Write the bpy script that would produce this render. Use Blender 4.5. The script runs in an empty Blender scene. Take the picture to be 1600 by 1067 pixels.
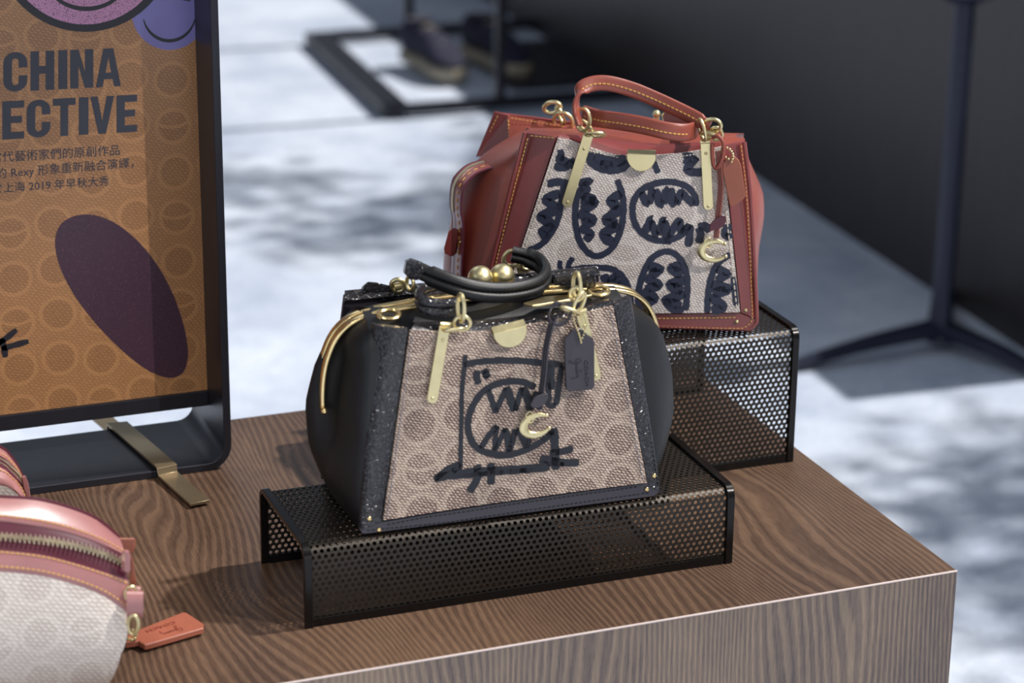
import bpy, math, random
import numpy as np
from mathutils import Vector, Matrix
random.seed(7)
SC = bpy.context.scene
COL = SC.collection
# ------------------------------------------------------------------ camera
FPX = 3842.0                                   # focal length in pixels of a 1600 px wide frame
CAM = Vector((-1.1692, -1.8123, 0.9793))
YAW, PIT, ROL = 0.3757, 0.3428, 0.0107
FW = Vector((math.sin(YAW)*math.cos(PIT), math.cos(YAW)*math.cos(PIT), -math.sin(PIT)))
_R = Vector((math.cos(YAW), -math.sin(YAW), 0)); _U = _R.cross(FW)
RT = math.cos(ROL)*_R + math.sin(ROL)*_U
UP = -math.sin(ROL)*_R + math.cos(ROL)*_U
cd = bpy.data.cameras.new('camera'); co = bpy.data.objects.new('camera', cd); COL.objects.link(co)
cd.sensor_width = 36; cd.lens = FPX/1600*36; cd.clip_start = .05; cd.clip_end = 60
M = Matrix((RT, UP, -FW)).transposed().to_4x4(); M.translation = CAM; co.matrix_world = M
cd.dof.use_dof = True; cd.dof.focus_distance = 2.36; cd.dof.aperture_fstop = 4.9
SC.camera = co
# ------------------------------------------------------------------ world, sun, light, exposure
W = bpy.data.worlds.new('world'); SC.world = W; W.use_nodes = True
bg = W.node_tree.nodes['Background']; bg.inputs[0].default_value = (.72, .82, 1, 1); bg.inputs[1].default_value = .20
sd = bpy.data.lights.new('sun', 'SUN'); so = bpy.data.objects.new('sun', sd); COL.objects.link(so)
sd.energy = 3.9; sd.angle = math.radians(1.5); sd.color = (1, .97, .93)
SUN = Vector((1, -.06, 1.5)).normalized()
so.rotation_euler = SUN.to_track_quat('Z', 'Y').to_euler(); so.location = (3, -2, 4)
def area(name, loc, aim, sx, sy, e, col):
    d = bpy.data.lights.new(name, 'AREA'); d.shape = 'RECTANGLE'; d.size = sx; d.size_y = sy; d.energy = e; d.color = col
    o = bpy.data.objects.new(name, d); COL.objects.link(o); o.location = loc
    o.rotation_euler = (Vector(loc)-Vector(aim)).to_track_quat('Z', 'Y').to_euler()
area('sky_fill_light', (-1.2, 2.6, 2.2), (-.4, .2, .1), 2.6, 1.4, 14, (.85, .92, 1))  # added soft fill box, tinted like skylight
area('left_window_light', (-3.2, -.6, 1.3), (-.4, .2, .1), 1.6, 1.6, 9, (.86, .92, 1))
area('front_fill_light', (-1.3, -4.2, .45), (-.6, .2, .1), 5.0, 1.8, 36, (.90, .94, 1))  # added broad fill behind the camera for leather sheen; no storefront is known
area('overhead_softbox', (-.6, -.9, 2.6), (-.5, .2, .1), 1.6, 1.0, 8, (1, .95, .9))  # added softbox out of frame, gives the brass something to reflect
sp = bpy.data.lights.new('track_spotlight', 'SPOT'); spo = bpy.data.objects.new('track_spotlight', sp); COL.objects.link(spo)
sp.energy = 250; sp.shadow_soft_size = .025; sp.spot_size = math.radians(21); sp.spot_blend = .5; sp.color = (1, .96, .92)
spo.location = (1.25, -1.6, 2.25); spo.rotation_euler = (Vector((1.25, -1.6, 2.25))-Vector((-.22, .25, .15))).to_track_quat('Z', 'Y').to_euler()
sp2 = bpy.data.lights.new('track_spotlight', 'SPOT'); sp2o = bpy.data.objects.new('track_spotlight', sp2); COL.objects.link(sp2o)
sp2.energy = 120; sp2.shadow_soft_size = .14; sp2.spot_size = math.radians(20); sp2.spot_blend = .8; sp2.color = (1, .97, .94)
sp2o.location = (-1.5, -1.7, 2.25); sp2o.rotation_euler = (Vector((-1.5, -1.7, 2.25))-Vector((-.95, .15, .08))).to_track_quat('Z', 'Y').to_euler()
SC.view_settings.view_transform = 'Standard'; SC.view_settings.look = 'None'
SC.view_settings.exposure = 0.0; SC.view_settings.gamma = 1; SC.view_settings.use_curve_mapping = False

# ------------------------------------------------------------------ placing points
def ray(x, y): return FW + RT*((x-800)/FPX) + UP*((533.5-y)/FPX)
def hit(x, y, p, n):
    d = ray(x, y); return CAM + d*((Vector(p)-CAM).dot(Vector(n))/d.dot(Vector(n)))
def onz(x, y, z=0): return hit(x, y, (0, 0, z), (0, 0, 1))
def ony(x, y, Y): return hit(x, y, (0, Y, 0), (0, 1, 0))
class Frame:                                    # local axes u (along), v (deep), z (up) of a thing on the table
    def __init__(s, o, yaw):
        s.o = Vector(o); s.yaw = yaw; c, n = math.cos(yaw), math.sin(yaw)
        s.ex = Vector((c, n, 0)); s.ey = Vector((-n, c, 0)); s.ez = Vector((0, 0, 1))
    def to(s, P): d = P-s.o; return Vector((d.dot(s.ex), d.dot(s.ey), d.z))
    def fr(s, q): return s.o + s.ex*q[0] + s.ey*q[1] + s.ez*q[2]
    def at(s, x, y, v0=0, k=0):                 # point of the plane v = v0 + k z
        return s.to(hit(x, y, s.fr((0, v0, 0)), s.ey - s.ez*k))
    def lv(s, x, y, z): return s.to(hit(x, y, s.fr((0, 0, z)), (0, 0, 1)))
    def au(s, x, y, u): return s.to(hit(x, y, s.fr((u, 0, 0)), s.ex))

# ------------------------------------------------------------------ materials
def nodes(name):
    m = bpy.data.materials.new(name); m.use_nodes = True; nt = m.node_tree
    return m, nt, nt.nodes['Principled BSDF']
class NT:
    def __init__(s, nt): s.nt = nt
    def n(s, t, **k):
        o = s.nt.nodes.new(t)
        for a, b in k.items(): setattr(o, a, b)
        return o
    def l(s, a, b): s.nt.links.new(a, b)
    def m(s, op, a, b=None, c=None):
        o = s.n('ShaderNodeMath', operation=op)
        for i, v in enumerate((a, b, c)):
            if v is None: continue
            if isinstance(v, (int, float)): o.inputs[i].default_value = v
            else: s.l(v, o.inputs[i])
        return o.outputs[0]
    def coord(s, kind='Object', scale=(1, 1, 1), rot=(0, 0, 0)):
        tc = s.n('ShaderNodeTexCoord'); mp = s.n('ShaderNodeMapping'); s.l(tc.outputs[kind], mp.inputs[0])
        mp.inputs['Scale'].default_value = scale; mp.inputs['Rotation'].default_value = rot
        return mp.outputs[0]
    def noise(s, vec, scale, detail=3, rough=.5, dist=0):
        o = s.n('ShaderNodeTexNoise'); s.l(vec, o.inputs['Vector'])
        o.inputs['Scale'].default_value = scale; o.inputs['Detail'].default_value = detail
        o.inputs['Roughness'].default_value = rough; o.inputs['Distortion'].default_value = dist
        return o.outputs[0]
    def voro(s, vec, scale, feature='F1'):
        o = s.n('ShaderNodeTexVoronoi', feature=feature); s.l(vec, o.inputs['Vector']); o.inputs['Scale'].default_value = scale
        return o.outputs['Distance']
    def wave(s, vec, scale, dist=0, axis='X', prof='SIN', dscale=1):
        o = s.n('ShaderNodeTexWave', bands_direction=axis, wave_profile=prof); s.l(vec, o.inputs['Vector'])
        o.inputs['Scale'].default_value = scale; o.inputs['Distortion'].default_value = dist; o.inputs['Detail Scale'].default_value = dscale
        return o.outputs['Fac']
    def ramp(s, f, stops):
        o = s.n('ShaderNodeValToRGB'); e = o.color_ramp.elements
        while len(e) < len(stops): e.new(.5)
        for i, (p, c) in enumerate(stops):
            e[i].position = p; e[i].color = (*c, 1) if len(c) == 3 else c
        s.l(f, o.inputs[0]); return o.outputs[0]
    def mix(s, f, a, b):
        o = s.n('ShaderNodeMix', data_type='RGBA')
        for k, v in ((0, f), (6, a), (7, b)):
            if isinstance(v, (int, float)): o.inputs[k].default_value = v
            elif isinstance(v, tuple): o.inputs[k].default_value = (*v, 1)
            else: s.l(v, o.inputs[k])
        return o.outputs[2]
    def bump(s, h, strength, dist, bsdf):
        o = s.n('ShaderNodeBump'); o.inputs['Strength'].default_value = strength; o.inputs['Distance'].default_value = dist
        s.l(h, o.inputs['Height']); s.l(o.outputs[0], bsdf.inputs['Normal'])
def srgb(*c): return tuple(((x/255)/12.92 if x <= 10 else ((x/255+.055)/1.055)**2.4) for x in c)
def plain(name, col, rough=.5, metal=0, coat=0, bump=None, spec=.5):
    m, nt, b = nodes(name); t = NT(nt)
    b.inputs['Base Color'].default_value = (*col, 1); b.inputs['Roughness'].default_value = rough; b.inputs['Metallic'].default_value = metal
    b.inputs['Coat Weight'].default_value = coat; b.inputs['Specular IOR Level'].default_value = spec
    c = t.coord(); n = t.noise(c, 40, 3)
    t.l(t.mix(n, tuple(x*.82 for x in col), tuple(min(1, x*1.18) for x in col)), b.inputs['Base Color'])
    if bump: t.bump(t.noise(c, bump[0], 3), bump[1], bump[2], b)
    return m
def leather(name, col, rough, scale, strength, dist=.0006, coat=0):
    m, nt, b = nodes(name); t = NT(nt); c = t.coord()
    n = t.noise(c, 18, 4, .6)
    t.l(t.mix(n, tuple(x*.75 for x in col), tuple(min(1, x*1.2) for x in col)), b.inputs['Base Color'])
    b.inputs['Roughness'].default_value = rough; b.inputs['Coat Weight'].default_value = coat; b.inputs['Coat Roughness'].default_value = .25
    w = t.n('ShaderNodeVectorMath', operation='ADD'); t.l(c, w.inputs[0])
    nn = t.n('ShaderNodeTexNoise'); t.l(c, nn.inputs['Vector']); nn.inputs['Scale'].default_value = scale*.4
    sc = t.n('ShaderNodeVectorMath', operation='SCALE'); t.l(nn.outputs['Color'], sc.inputs[0]); sc.inputs['Scale'].default_value = .8/scale
    t.l(sc.outputs[0], w.inputs[1])
    v = t.voro(w.outputs[0], scale, 'DISTANCE_TO_EDGE')
    h = t.m('MINIMUM', v, .25)
    t.bump(t.m('ADD', h, t.m('MULTIPLY', t.noise(c, scale*.25, 2), .6)), strength, dist, b)
    return m
def brass(name, col, rough):
    m, nt, b = nodes(name); t = NT(nt); c = t.coord(); n = t.noise(c, 120, 4, .6)
    t.l(t.mix(n, tuple(x*.85 for x in col), tuple(min(1, x*1.1) for x in col)), b.inputs['Base Color'])
    b.inputs['Metallic'].default_value = 1; t.l(t.m('ADD', t.m('MULTIPLY', n, .15), rough-.07), b.inputs['Roughness'])
    t.bump(t.noise(c, 900, 2), .05, .0004, b); return m
def monogram(name, light, dark, cw, ch, r, ax='Z', weave=520, rough=.55, bstr=.6, contrast=1, disc_w=.85):
    """coated canvas: rows of dark discs in pale rings with dark star gaps, fine woven grain"""
    m, nt, b = nodes(name); t = NT(nt); c = t.coord()
    sx = t.n('ShaderNodeSeparateXYZ'); t.l(c, sx.inputs[0]); X = sx.outputs[0]; Z = sx.outputs[2]
    wob = t.noise(c, 30, 2)
    X2 = t.m('ADD', X, t.m('MULTIPLY', t.m('SUBTRACT', wob, .5), .004))
    colid = t.m('FLOOR', t.m('DIVIDE', X2, cw))
    odd = t.m('ABSOLUTE', t.m('MODULO', colid, 2))
    px = t.m('MULTIPLY', t.m('SUBTRACT', t.m('SUBTRACT', t.m('DIVIDE', X2, cw), colid), .5), cw)
    zz = t.m('ADD', t.m('DIVIDE', Z, ch), t.m('MULTIPLY', odd, .12))
    rowid = t.m('FLOOR', zz)
    pz = t.m('MULTIPLY', t.m('SUBTRACT', t.m('SUBTRACT', zz, rowid), .5), ch)
    d = t.m('SQRT', t.m('ADD', t.m('POWER', t.m('ABSOLUTE', px), 2), t.m('POWER', t.m('ABSOLUTE', pz), 2)))
    def step(v, e, w=.0006):
        o = t.n('ShaderNodeMapRange'); t.l(v, o.inputs[0]); o.inputs[1].default_value = e-w; o.inputs[2].default_value = e+w; return o.outputs[0]
    disc = t.m('SUBTRACT', 1, step(d, r))
    gap = step(d, r*1.27)
    ro = t.m('ABSOLUTE', t.m('MODULO', rowid, 2))               # every second disc is split by a pale lens line
    lens = t.m('ABSOLUTE', t.m('SUBTRACT', t.m('ADD', pz, t.m('MULTIPLY', t.m('MULTIPLY', px, px), -18)), -.001))
    line = t.m('MULTIPLY', t.m('MULTIPLY', t.m('SUBTRACT', 1, step(lens, r*.11)), ro), odd)
    dk = t.m('MAXIMUM', t.m('MULTIPLY', disc, t.m('SUBTRACT', 1, line)), t.m('MULTIPLY', gap, .6))
    c1 = t.coord(rot=(0, .6, 0)); c2 = t.coord(rot=(0, -.25, 0))
    w1 = t.wave(c1, weave*.22, 3.0, 'X', dscale=3); w2 = t.wave(c2, weave*.25, 3.0, 'Z', dscale=3)
    wv = t.m('MULTIPLY', w1, w2)
    n = t.noise(c, 25, 3)
    grain = t.m('ADD', t.m('MULTIPLY', t.m('SUBTRACT', .32, wv), 1.3*contrast), t.m('MULTIPLY', t.m('SUBTRACT', n, .5), .3))
    f = t.m('ADD', t.m('ADD', t.m('MULTIPLY', dk, .50*disc_w), .12), grain)
    fc = t.n('ShaderNodeClamp'); t.l(f, fc.inputs[0])
    t.l(t.mix(fc.outputs[0], light, dark), b.inputs['Base Color'])
    b.inputs['Roughness'].default_value = rough
    t.bump(wv, bstr, .0006, b); return m
def wood(name, a, bcol, across, along, rough, freq=900, amp=120, seed=0):
    """grain runs along the local axis `along`; wavy growth lines across it"""
    m, nt, b = nodes(name); t = NT(nt)
    sc = [4.6, 4.6, 4.6]; sc[along] = 1.15; c = t.coord(scale=tuple(sc))
    off_ = t.n('ShaderNodeVectorMath', operation='ADD'); t.l(c, off_.inputs[0]); off_.inputs[1].default_value = (seed, seed*.7, seed*1.3); c = off_.outputs[0]
    big = t.noise(c, 1.7, 1.0, .3, .15)
    jit = [60, 60, 60]; jit[along] = 16; j = t.noise(t.coord(scale=tuple(jit)), 2, 3, .7)
    sx = t.n('ShaderNodeSeparateXYZ'); t.l(t.coord(), sx.inputs[0])
    ph = t.m('ADD', t.m('ADD', t.m('MULTIPLY', sx.outputs[across], freq), t.m('MULTIPLY', big, amp)), t.m('MULTIPLY', j, 3.4))
    s = t.m('MULTIPLY', t.m('ADD', t.m('SINE', ph), 1), .5)
    s = t.m('POWER', s, 1.4)
    s2 = t.m('SINE', t.m('MULTIPLY', ph, 2.7))
    fs = [240, 240, 240]; fs[along] = 12; fine = t.noise(t.coord(scale=tuple(fs)), 3, 4, .7)
    bl = [5, 5, 5]; bl[along] = 2; blot = t.noise(t.coord(scale=tuple(bl)), 1.2, 3, .6)
    f = t.m('ADD', t.m('MULTIPLY', s, .36), t.m('MULTIPLY', s2, .05))
    f = t.m('ADD', f, t.m('MULTIPLY', t.m('SUBTRACT', fine, .5), .9))
    f = t.m('ADD', f, t.m('ADD', t.m('MULTIPLY', t.m('SUBTRACT', blot, .5), 1.1), .16))
    fc = t.n('ShaderNodeClamp'); t.l(f, fc.inputs[0])
    t.l(t.mix(fc.outputs[0], a, bcol), b.inputs['Base Color'])
    b.inputs['Roughness'].default_value = rough; b.inputs['Specular IOR Level'].default_value = .6
    t.bump(f, .2, .0005, b); return m
MAT = {}
MAT['wood_top'] = wood('walnut_top', srgb(66, 48, 38), srgb(128, 101, 80), 0, 1, .36)
MAT['wood_front'] = wood('walnut_front', srgb(82, 70, 68), srgb(162, 140, 116), 0, 2, .42, seed=3)
MAT['edge_pale'] = plain('pale_edge_glint', srgb(206, 190, 184), .4)  # pale colour of the painted edge highlight
MAT['black_leather'] = leather('soft_black_leather', srgb(15, 15, 18), .45, 700, .35, .0005)
MAT['pebbled'] = leather('glossy_pebbled_black_leather', srgb(30, 28, 33), .22, 230, 1.0, .0022, .5)
MAT['smooth_black'] = leather('smooth_black_leather', srgb(54, 49, 57), .33, 900, .2, .0003, .2)
MAT['edge_black'] = plain('black_edge_paint', srgb(14, 14, 20), .35)
MAT['stitch_dark'] = plain('dark_thread', srgb(20, 20, 24), .7)
MAT['stitch_grey'] = plain('grey_thread', srgb(140, 135, 140), .7)
MAT['red_leather'] = leather('saddle_red_leather', srgb(138, 66, 52), .42, 800, .2, .0004, .15)
MAT['red_band'] = leather('oxblood_red_leather', srgb(128, 56, 54), .36, 800, .2, .0004, .25)
MAT['edge_red'] = plain('dark_plum_edge_paint', srgb(82, 28, 44), .35)
MAT['emboss'] = plain('blind_embossing', srgb(40, 36, 46), .3)
MAT['emboss_tan'] = plain('blind_embossing_tan', srgb(128, 60, 44), .4)
MAT['stitch_yellow'] = plain('yellow_thread', srgb(216, 168, 88), .7)
MAT['stitch_white'] = plain('cream_thread', srgb(216, 205, 190), .7)
MAT['pink_leather'] = leather('rose_leather', srgb(168, 114, 112), .34, 900, .2, .0004, .3)
MAT['tan_leather'] = leather('tan_tag_leather', srgb(152, 86, 66), .45, 800, .2, .0004)
MAT['brass'] = brass('matte_pale_brass', (.80, .69, .39), .37)
MAT['gold'] = brass('polished_gold', (.95, .70, .34), .24)
MAT['canvas_a'] = monogram('signature_canvas', srgb(200, 180, 162), srgb(82, 58, 54), .038, .0405, .0150, disc_w=.66, contrast=1.25, bstr=.9)
MAT['canvas_b'] = monogram('pale_canvas', srgb(244, 234, 226), srgb(140, 118, 110), .05, .05, .019, contrast=.9, disc_w=.5)
MAT['canvas_c'] = monogram('white_canvas', srgb(222, 212, 202), srgb(168, 152, 144), .038, .042, .014, contrast=.7, weave=380, disc_w=.55)
MAT['ink'] = plain('navy_black_ink', srgb(22, 24, 34), .5, bump=(700, .4, .0004))
MAT['ink_navy'] = plain('navy_ink', srgb(38, 43, 64), .5, bump=(700, .4, .0004))
MAT['riser'] = plain('black_bronze_metal', srgb(58, 53, 48), .36, .7, bump=(300, .1, .0003))
MAT['riser_frame'] = plain('gloss_black_steel', srgb(24, 21, 20), .22, .5)
MAT['stand'] = plain('satin_black_metal', srgb(38, 38, 46), .38, .3)
MAT['bronze'] = plain('brushed_bronze_bar', srgb(150, 134, 108), .38, .8)
MAT['leaf'] = plain('green_leaf', srgb(62, 92, 48), .6)
MAT['navy'] = plain('navy_suede', srgb(34, 34, 58), .8)
MAT['cream'] = plain('cream_rubber', srgb(170, 160, 140), .6)
MAT['blue_black'] = plain('blue_black_powder_coat', srgb(32, 36, 56), .4, .2)
MAT['poster_ink'] = plain('charcoal_print', srgb(58, 60, 72), .5)
MAT['black_print'] = plain('black_print', srgb(34, 32, 40), .45)
MAT['zip_teeth'] = brass('zip_brass', (.85, .78, .55), .3)
# poster paper
MAT['poster'] = monogram('caramel_poster_print', srgb(186, 136, 90), srgb(124, 84, 54), .042, .0475, .0150, weave=420, disc_w=.8, bstr=0, contrast=.45, rough=.32)
def speckle(name, a, bcol, scale, lo):
    m, nt, b = nodes(name); t = NT(nt); c = t.coord()
    n = t.noise(c, scale, 3, .7); t.l(t.ramp(n, [(lo-.04, bcol), (lo+.04, a)]), b.inputs['Base Color']); b.inputs['Roughness'].default_value = .35; return m
MAT['pink_glitter'] = speckle('pink_glitter_print', srgb(196, 138, 176), srgb(80, 50, 70), 900, .42)
MAT['lilac'] = plain('lilac_print', srgb(124, 118, 178), .4)
MAT['plum'] = speckle('plum_halftone_print', srgb(66, 42, 58), srgb(120, 78, 82), 700, .36)
# carpet
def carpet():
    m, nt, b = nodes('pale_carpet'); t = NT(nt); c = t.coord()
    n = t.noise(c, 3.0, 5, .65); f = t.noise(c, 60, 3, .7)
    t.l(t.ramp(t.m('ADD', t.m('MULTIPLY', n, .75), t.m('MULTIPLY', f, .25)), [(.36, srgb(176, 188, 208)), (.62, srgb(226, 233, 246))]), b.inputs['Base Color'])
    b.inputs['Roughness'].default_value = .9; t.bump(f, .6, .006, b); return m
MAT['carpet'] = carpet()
def panel_mat():
    m, nt, b = nodes('dark_stained_panel'); t = NT(nt); c = t.coord(scale=(3, 3, .4))
    n = t.noise(c, 8, 4, .6); t.l(t.mix(n, srgb(32, 27, 29), srgb(56, 48, 48)), b.inputs['Base Color'])
    b.inputs['Roughness'].default_value = .45; return m
MAT['dark_panel'] = panel_mat()

# ------------------------------------------------------------------ mesh builder
def cr(pts, n=8, closed=False):                 # Catmull-Rom
    P = [Vector(p) for p in pts]; out = []; L = len(P)
    for i in range(L if closed else L-1):
        a = P[(i-1) % L] if closed or i > 0 else P[0]*2-P[1]
        b, c = P[i], P[(i+1) % L]
        d = P[(i+2) % L] if closed or i+2 < L else P[-1]*2-P[-2]
        for k in range(n):
            s = k/n
            out.append(.5*((2*b)+(c-a)*s+(2*a-5*b+4*c-d)*s*s+(-a+3*b-3*c+d)*s**3))
    if not closed: out.append(P[-1])
    return out
class MB:
    def __init__(s): s.v = []; s.f = []; s.m = []; s.mi = 0
    def add(s, vs, fs):
        k = len(s.v); s.v += [tuple(v) for v in vs]; s.f += [tuple(i+k for i in f) for f in fs]; s.m += [s.mi]*len(fs); return s
    def box(s, a, b):
        (x, y, z), (X, Y, Z) = a, b
        return s.add([(x,y,z),(X,y,z),(X,Y,z),(x,Y,z),(x,y,Z),(X,y,Z),(X,Y,Z),(x,Y,Z)], [(0,3,2,1),(4,5,6,7),(0,1,5,4),(1,2,6,5),(2,3,7,6),(3,0,4,7)])
    def rings(s, R, closed=True, caps=True, loop=False):
        n = len(R[0]); vs = [v for r in R for v in r]; fs = []
        for i in range(len(R) if loop else len(R)-1):
            j = (i+1) % len(R)
            for k in range(n if closed else n-1):
                l = (k+1) % n; fs.append((i*n+k, i*n+l, j*n+l, j*n+k))
        if caps and closed and not loop: fs += [tuple(reversed(range(n))), tuple((len(R)-1)*n+k for k in range(n))]
        return s.add(vs, fs)
    def sweep(s, path, sec, wdir=None, loop=False, caps=True):
        """sec: list of (w,t) offsets; w along wdir made square to the path, t across"""
        P = [Vector(p) for p in path]; R = []; n = len(P); prev = None
        for i in range(n):
            T = (P[(i+1) % n]-P[i-1]) if loop else (P[min(i+1, n-1)]-P[max(i-1, 0)])
            T.normalize()
            if wdir is not None:
                w = Vector(wdir(i/(n-1)) if callable(wdir) else wdir)
            elif prev is None:
                w = Vector((0, 0, 1)) if abs(T.z) < .9 else Vector((1, 0, 0))
            else: w = prev
            w = (w - T*w.dot(T)); w.normalize(); prev = w; q = T.cross(w)
            R.append([P[i]+w*a+q*b for a, b in (sec(i/(n-1)) if callable(sec) else sec)])
        return s.rings(R, True, caps, loop)
    def tube(s, path, r, n=8, loop=False):
        f = (lambda t: [(r(t)*math.cos(6.28318*k/n), r(t)*math.sin(6.28318*k/n)) for k in range(n)]) if callable(r) else [(r*math.cos(6.28318*k/n), r*math.sin(6.28318*k/n)) for k in range(n)]
        return s.sweep(path, f, None, loop)
    def link(s, c, nrm, along, a, b, r, n=28, m=10):
        """oval ring: half axes a (along) and b, wire radius r"""
        nrm = Vector(nrm).normalized(); al = Vector(along); al = (al-nrm*al.dot(nrm)).normalized(); q = nrm.cross(al); c = Vector(c)
        R = []
        for i in range(n):
            t = 6.28318*i/n; d = al*math.cos(t)*a+q*math.sin(t)*b; o = (al*math.cos(t)*b+q*math.sin(t)*a).normalized()
            R.append([c+d+o*(r*math.cos(6.28318*k/m))+nrm*(r*math.sin(6.28318*k/m)) for k in range(m)])
        return s.rings(R, True, False, True)
    def sphere(s, c, r, n=10, sq=(1, 1, 1)):
        c = Vector(c); vs = []; fs = []
        m = n//2+1
        for i in range(m+1):
            a = math.pi*i/m
            for k in range(n):
                b = 6.28318*k/n; vs.append((c.x+r*sq[0]*math.sin(a)*math.cos(b), c.y+r*sq[1]*math.sin(a)*math.sin(b), c.z+r*sq[2]*math.cos(a)))
        for i in range(m):
            for k in range(n): l = (k+1) % n; fs.append((i*n+k, (i+1)*n+k, (i+1)*n+l, i*n+l))
        return s.add(vs, fs)
    def slab(s, pts, nrm, th, bev=.0004):
        """flat plate: outline pts (front face), nrm outward, thickness th, softened front rim"""
        P = [Vector(p) for p in pts]; nrm = Vector(nrm).normalized(); n = len(P); ins = []
        area2 = sum((P[i]-P[0]).cross(P[(i+1) % n]-P[0]).dot(nrm) for i in range(n))
        if area2 < 0: P.reverse()
        for i in range(n):
            e1 = (P[i]-P[i-1]).normalized(); e2 = (P[(i+1) % n]-P[i]).normalized()
            n1 = nrm.cross(e1); n2 = nrm.cross(e2); b = n1+n2
            b = b/max(.3, b.length_squared)*2 if b.length > 1e-6 else n1
            ins.append(P[i]+b*bev)
        back = [p-nrm*th for p in P]; mid = [p-nrm*bev for p in P]
        vs = back+mid+ins; fs = [tuple(reversed(range(n))), tuple(range(2*n, 3*n))]
        for i in range(n):
            j = (i+1) % n; fs += [(i, j, n+j, n+i), (n+i, n+j, 2*n+j, 2*n+i)]
        return s.add(vs, fs)
    def stitch(s, path, nrm, L=.0030, gap=.0014, w=.00045, h=.0004):
        P = [Vector(p) for p in path]; nrm = Vector(nrm).normalized(); acc = 0; seg = []; d = [0]
        for i in range(1, len(P)): d.append(d[-1]+(P[i]-P[i-1]).length)
        def pos(x):
            for i in range(1, len(P)):
                if d[i] >= x: t = (x-d[i-1])/max(1e-9, d[i]-d[i-1]); return P[i-1].lerp(P[i], t)
            return P[-1]
        x = gap/2
        while x+L < d[-1]:
            a, b = pos(x), pos(x+L); T = (b-a).normalized(); q = nrm.cross(T).normalized()*w; u = nrm*h; lo = nrm*-.0004
            mm = (a+b)/2
            s.add([a-q+lo, a+q+lo, mm+q+lo, mm-q+lo, b-q+lo, b+q+lo, a-q*.6+u*.5, a+q*.6+u*.5, mm-q+u*1.6, mm+q+u*1.6, b-q*.6+u*.5, b+q*.6+u*.5],
                  [(0,1,7,6),(6,7,9,8),(8,9,11,10),(4,10,11,5),(0,6,8,3),(3,8,10,4),(1,2,9,7),(2,5,11,9)])
            x += L+gap
        return s
    def ink(s, path, w, nrm, n=6, lift=.0003):
        """brush stroke: flat ribbon with a dry ragged end"""
        P = cr(path, n) if len(path) > 2 else [Vector(path[0]).lerp(Vector(path[1]), k/6) for k in range(7)]
        nrm = Vector(nrm).normalized(); R = []; L = len(P)
        for i, p in enumerate(P):
            T = (P[min(i+1, L-1)]-P[max(i-1, 0)]).normalized(); q = nrm.cross(T)
            ww = w*.5*(1+.07*math.sin(i*1.7+w*9000)+random.uniform(-.05, .05)); ww *= .72 if i in (0, L-1) else 1
            R.append([p+q*ww+nrm*lift, p-q*ww+nrm*lift])
        return s.rings(R, False, False)
    def build(s, name, mat, parent=None, smooth=True, kind=None, label=None, auto=35):
        me = bpy.data.meshes.new(name); me.from_pydata(s.v, [], s.f)
        mats = mat if isinstance(mat, (list, tuple)) else [mat]
        for x in mats: me.materials.append(MAT[x])
        if len(mats) > 1: me.polygons.foreach_set('material_index', s.m)
        if smooth:
            me.polygons.foreach_set('use_smooth', [True]*len(me.polygons))
            me.set_sharp_from_angle(angle=math.radians(auto))
        me.update(); o = bpy.data.objects.new(name, me); COL.objects.link(o)
        if parent: o.parent = parent
        if kind: o['kind'] = kind
        if label: o['label'] = label
        return o
def root(name, label, cat, fr=None, loc=(0, 0, 0), yaw=0, group=None):
    o = bpy.data.objects.new(name, None); COL.objects.link(o); o.empty_display_size = .03
    if fr: loc, yaw = fr.o, fr.yaw
    o.location = loc; o.rotation_euler = (0, 0, yaw); o['label'] = label; o['category'] = cat
    if group: o['group'] = group
    return o
def rsec(w, t, p=.35, n=16):                    # rounded flat section
    out = []
    for k in range(n):
        a = 6.28318*(k+.5)/n; c, s_ = math.cos(a), math.sin(a)
        out.append((w/2*math.copysign(abs(c)**p, c), t/2*math.copysign(abs(s_)**p, s_)))
    return out
def rolled(w, t, n=36):                         # double-rolled handle section pinched along its seam
    return [(w/2*math.cos(a), t/2*math.sin(a)*(1.12-.66*math.exp(-(math.cos(a)/.16)**2))) for a in [6.28318*k/n for k in range(n)]]
def text_mesh(txt, size, name, mat, parent, mw, extrude=0.0001, sx=1, spacing=1, bold=0, align='LEFT'):
    cu = bpy.data.curves.new(name, 'FONT'); cu.body = txt; cu.size = size; cu.extrude = extrude; cu.offset = bold; cu.space_character = spacing; cu.align_x = align
    cu.resolution_u = 3
    o = bpy.data.objects.new(name, cu); COL.objects.link(o)
    bpy.context.view_layer.update()
    dg = bpy.context.evaluated_depsgraph_get(); me = bpy.data.meshes.new_from_object(o.evaluated_get(dg))
    bpy.data.objects.remove(o); bpy.data.curves.remove(cu)
    me.transform(Matrix.Diagonal((sx, 1, 1, 1))); me.transform(mw); me.materials.clear(); me.materials.append(MAT[mat])
    q = bpy.data.objects.new(name, me); COL.objects.link(q); q.parent = parent; return q
def basis(o, x, y):                             # text matrix: x reading direction, y up
    x = Vector(x).normalized(); y = Vector(y); y = (y-x*y.dot(x)).normalized(); z = x.cross(y)
    m = Matrix((x, y, z)).transposed().to_4x4(); m.translation = Vector(o); return m
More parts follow.
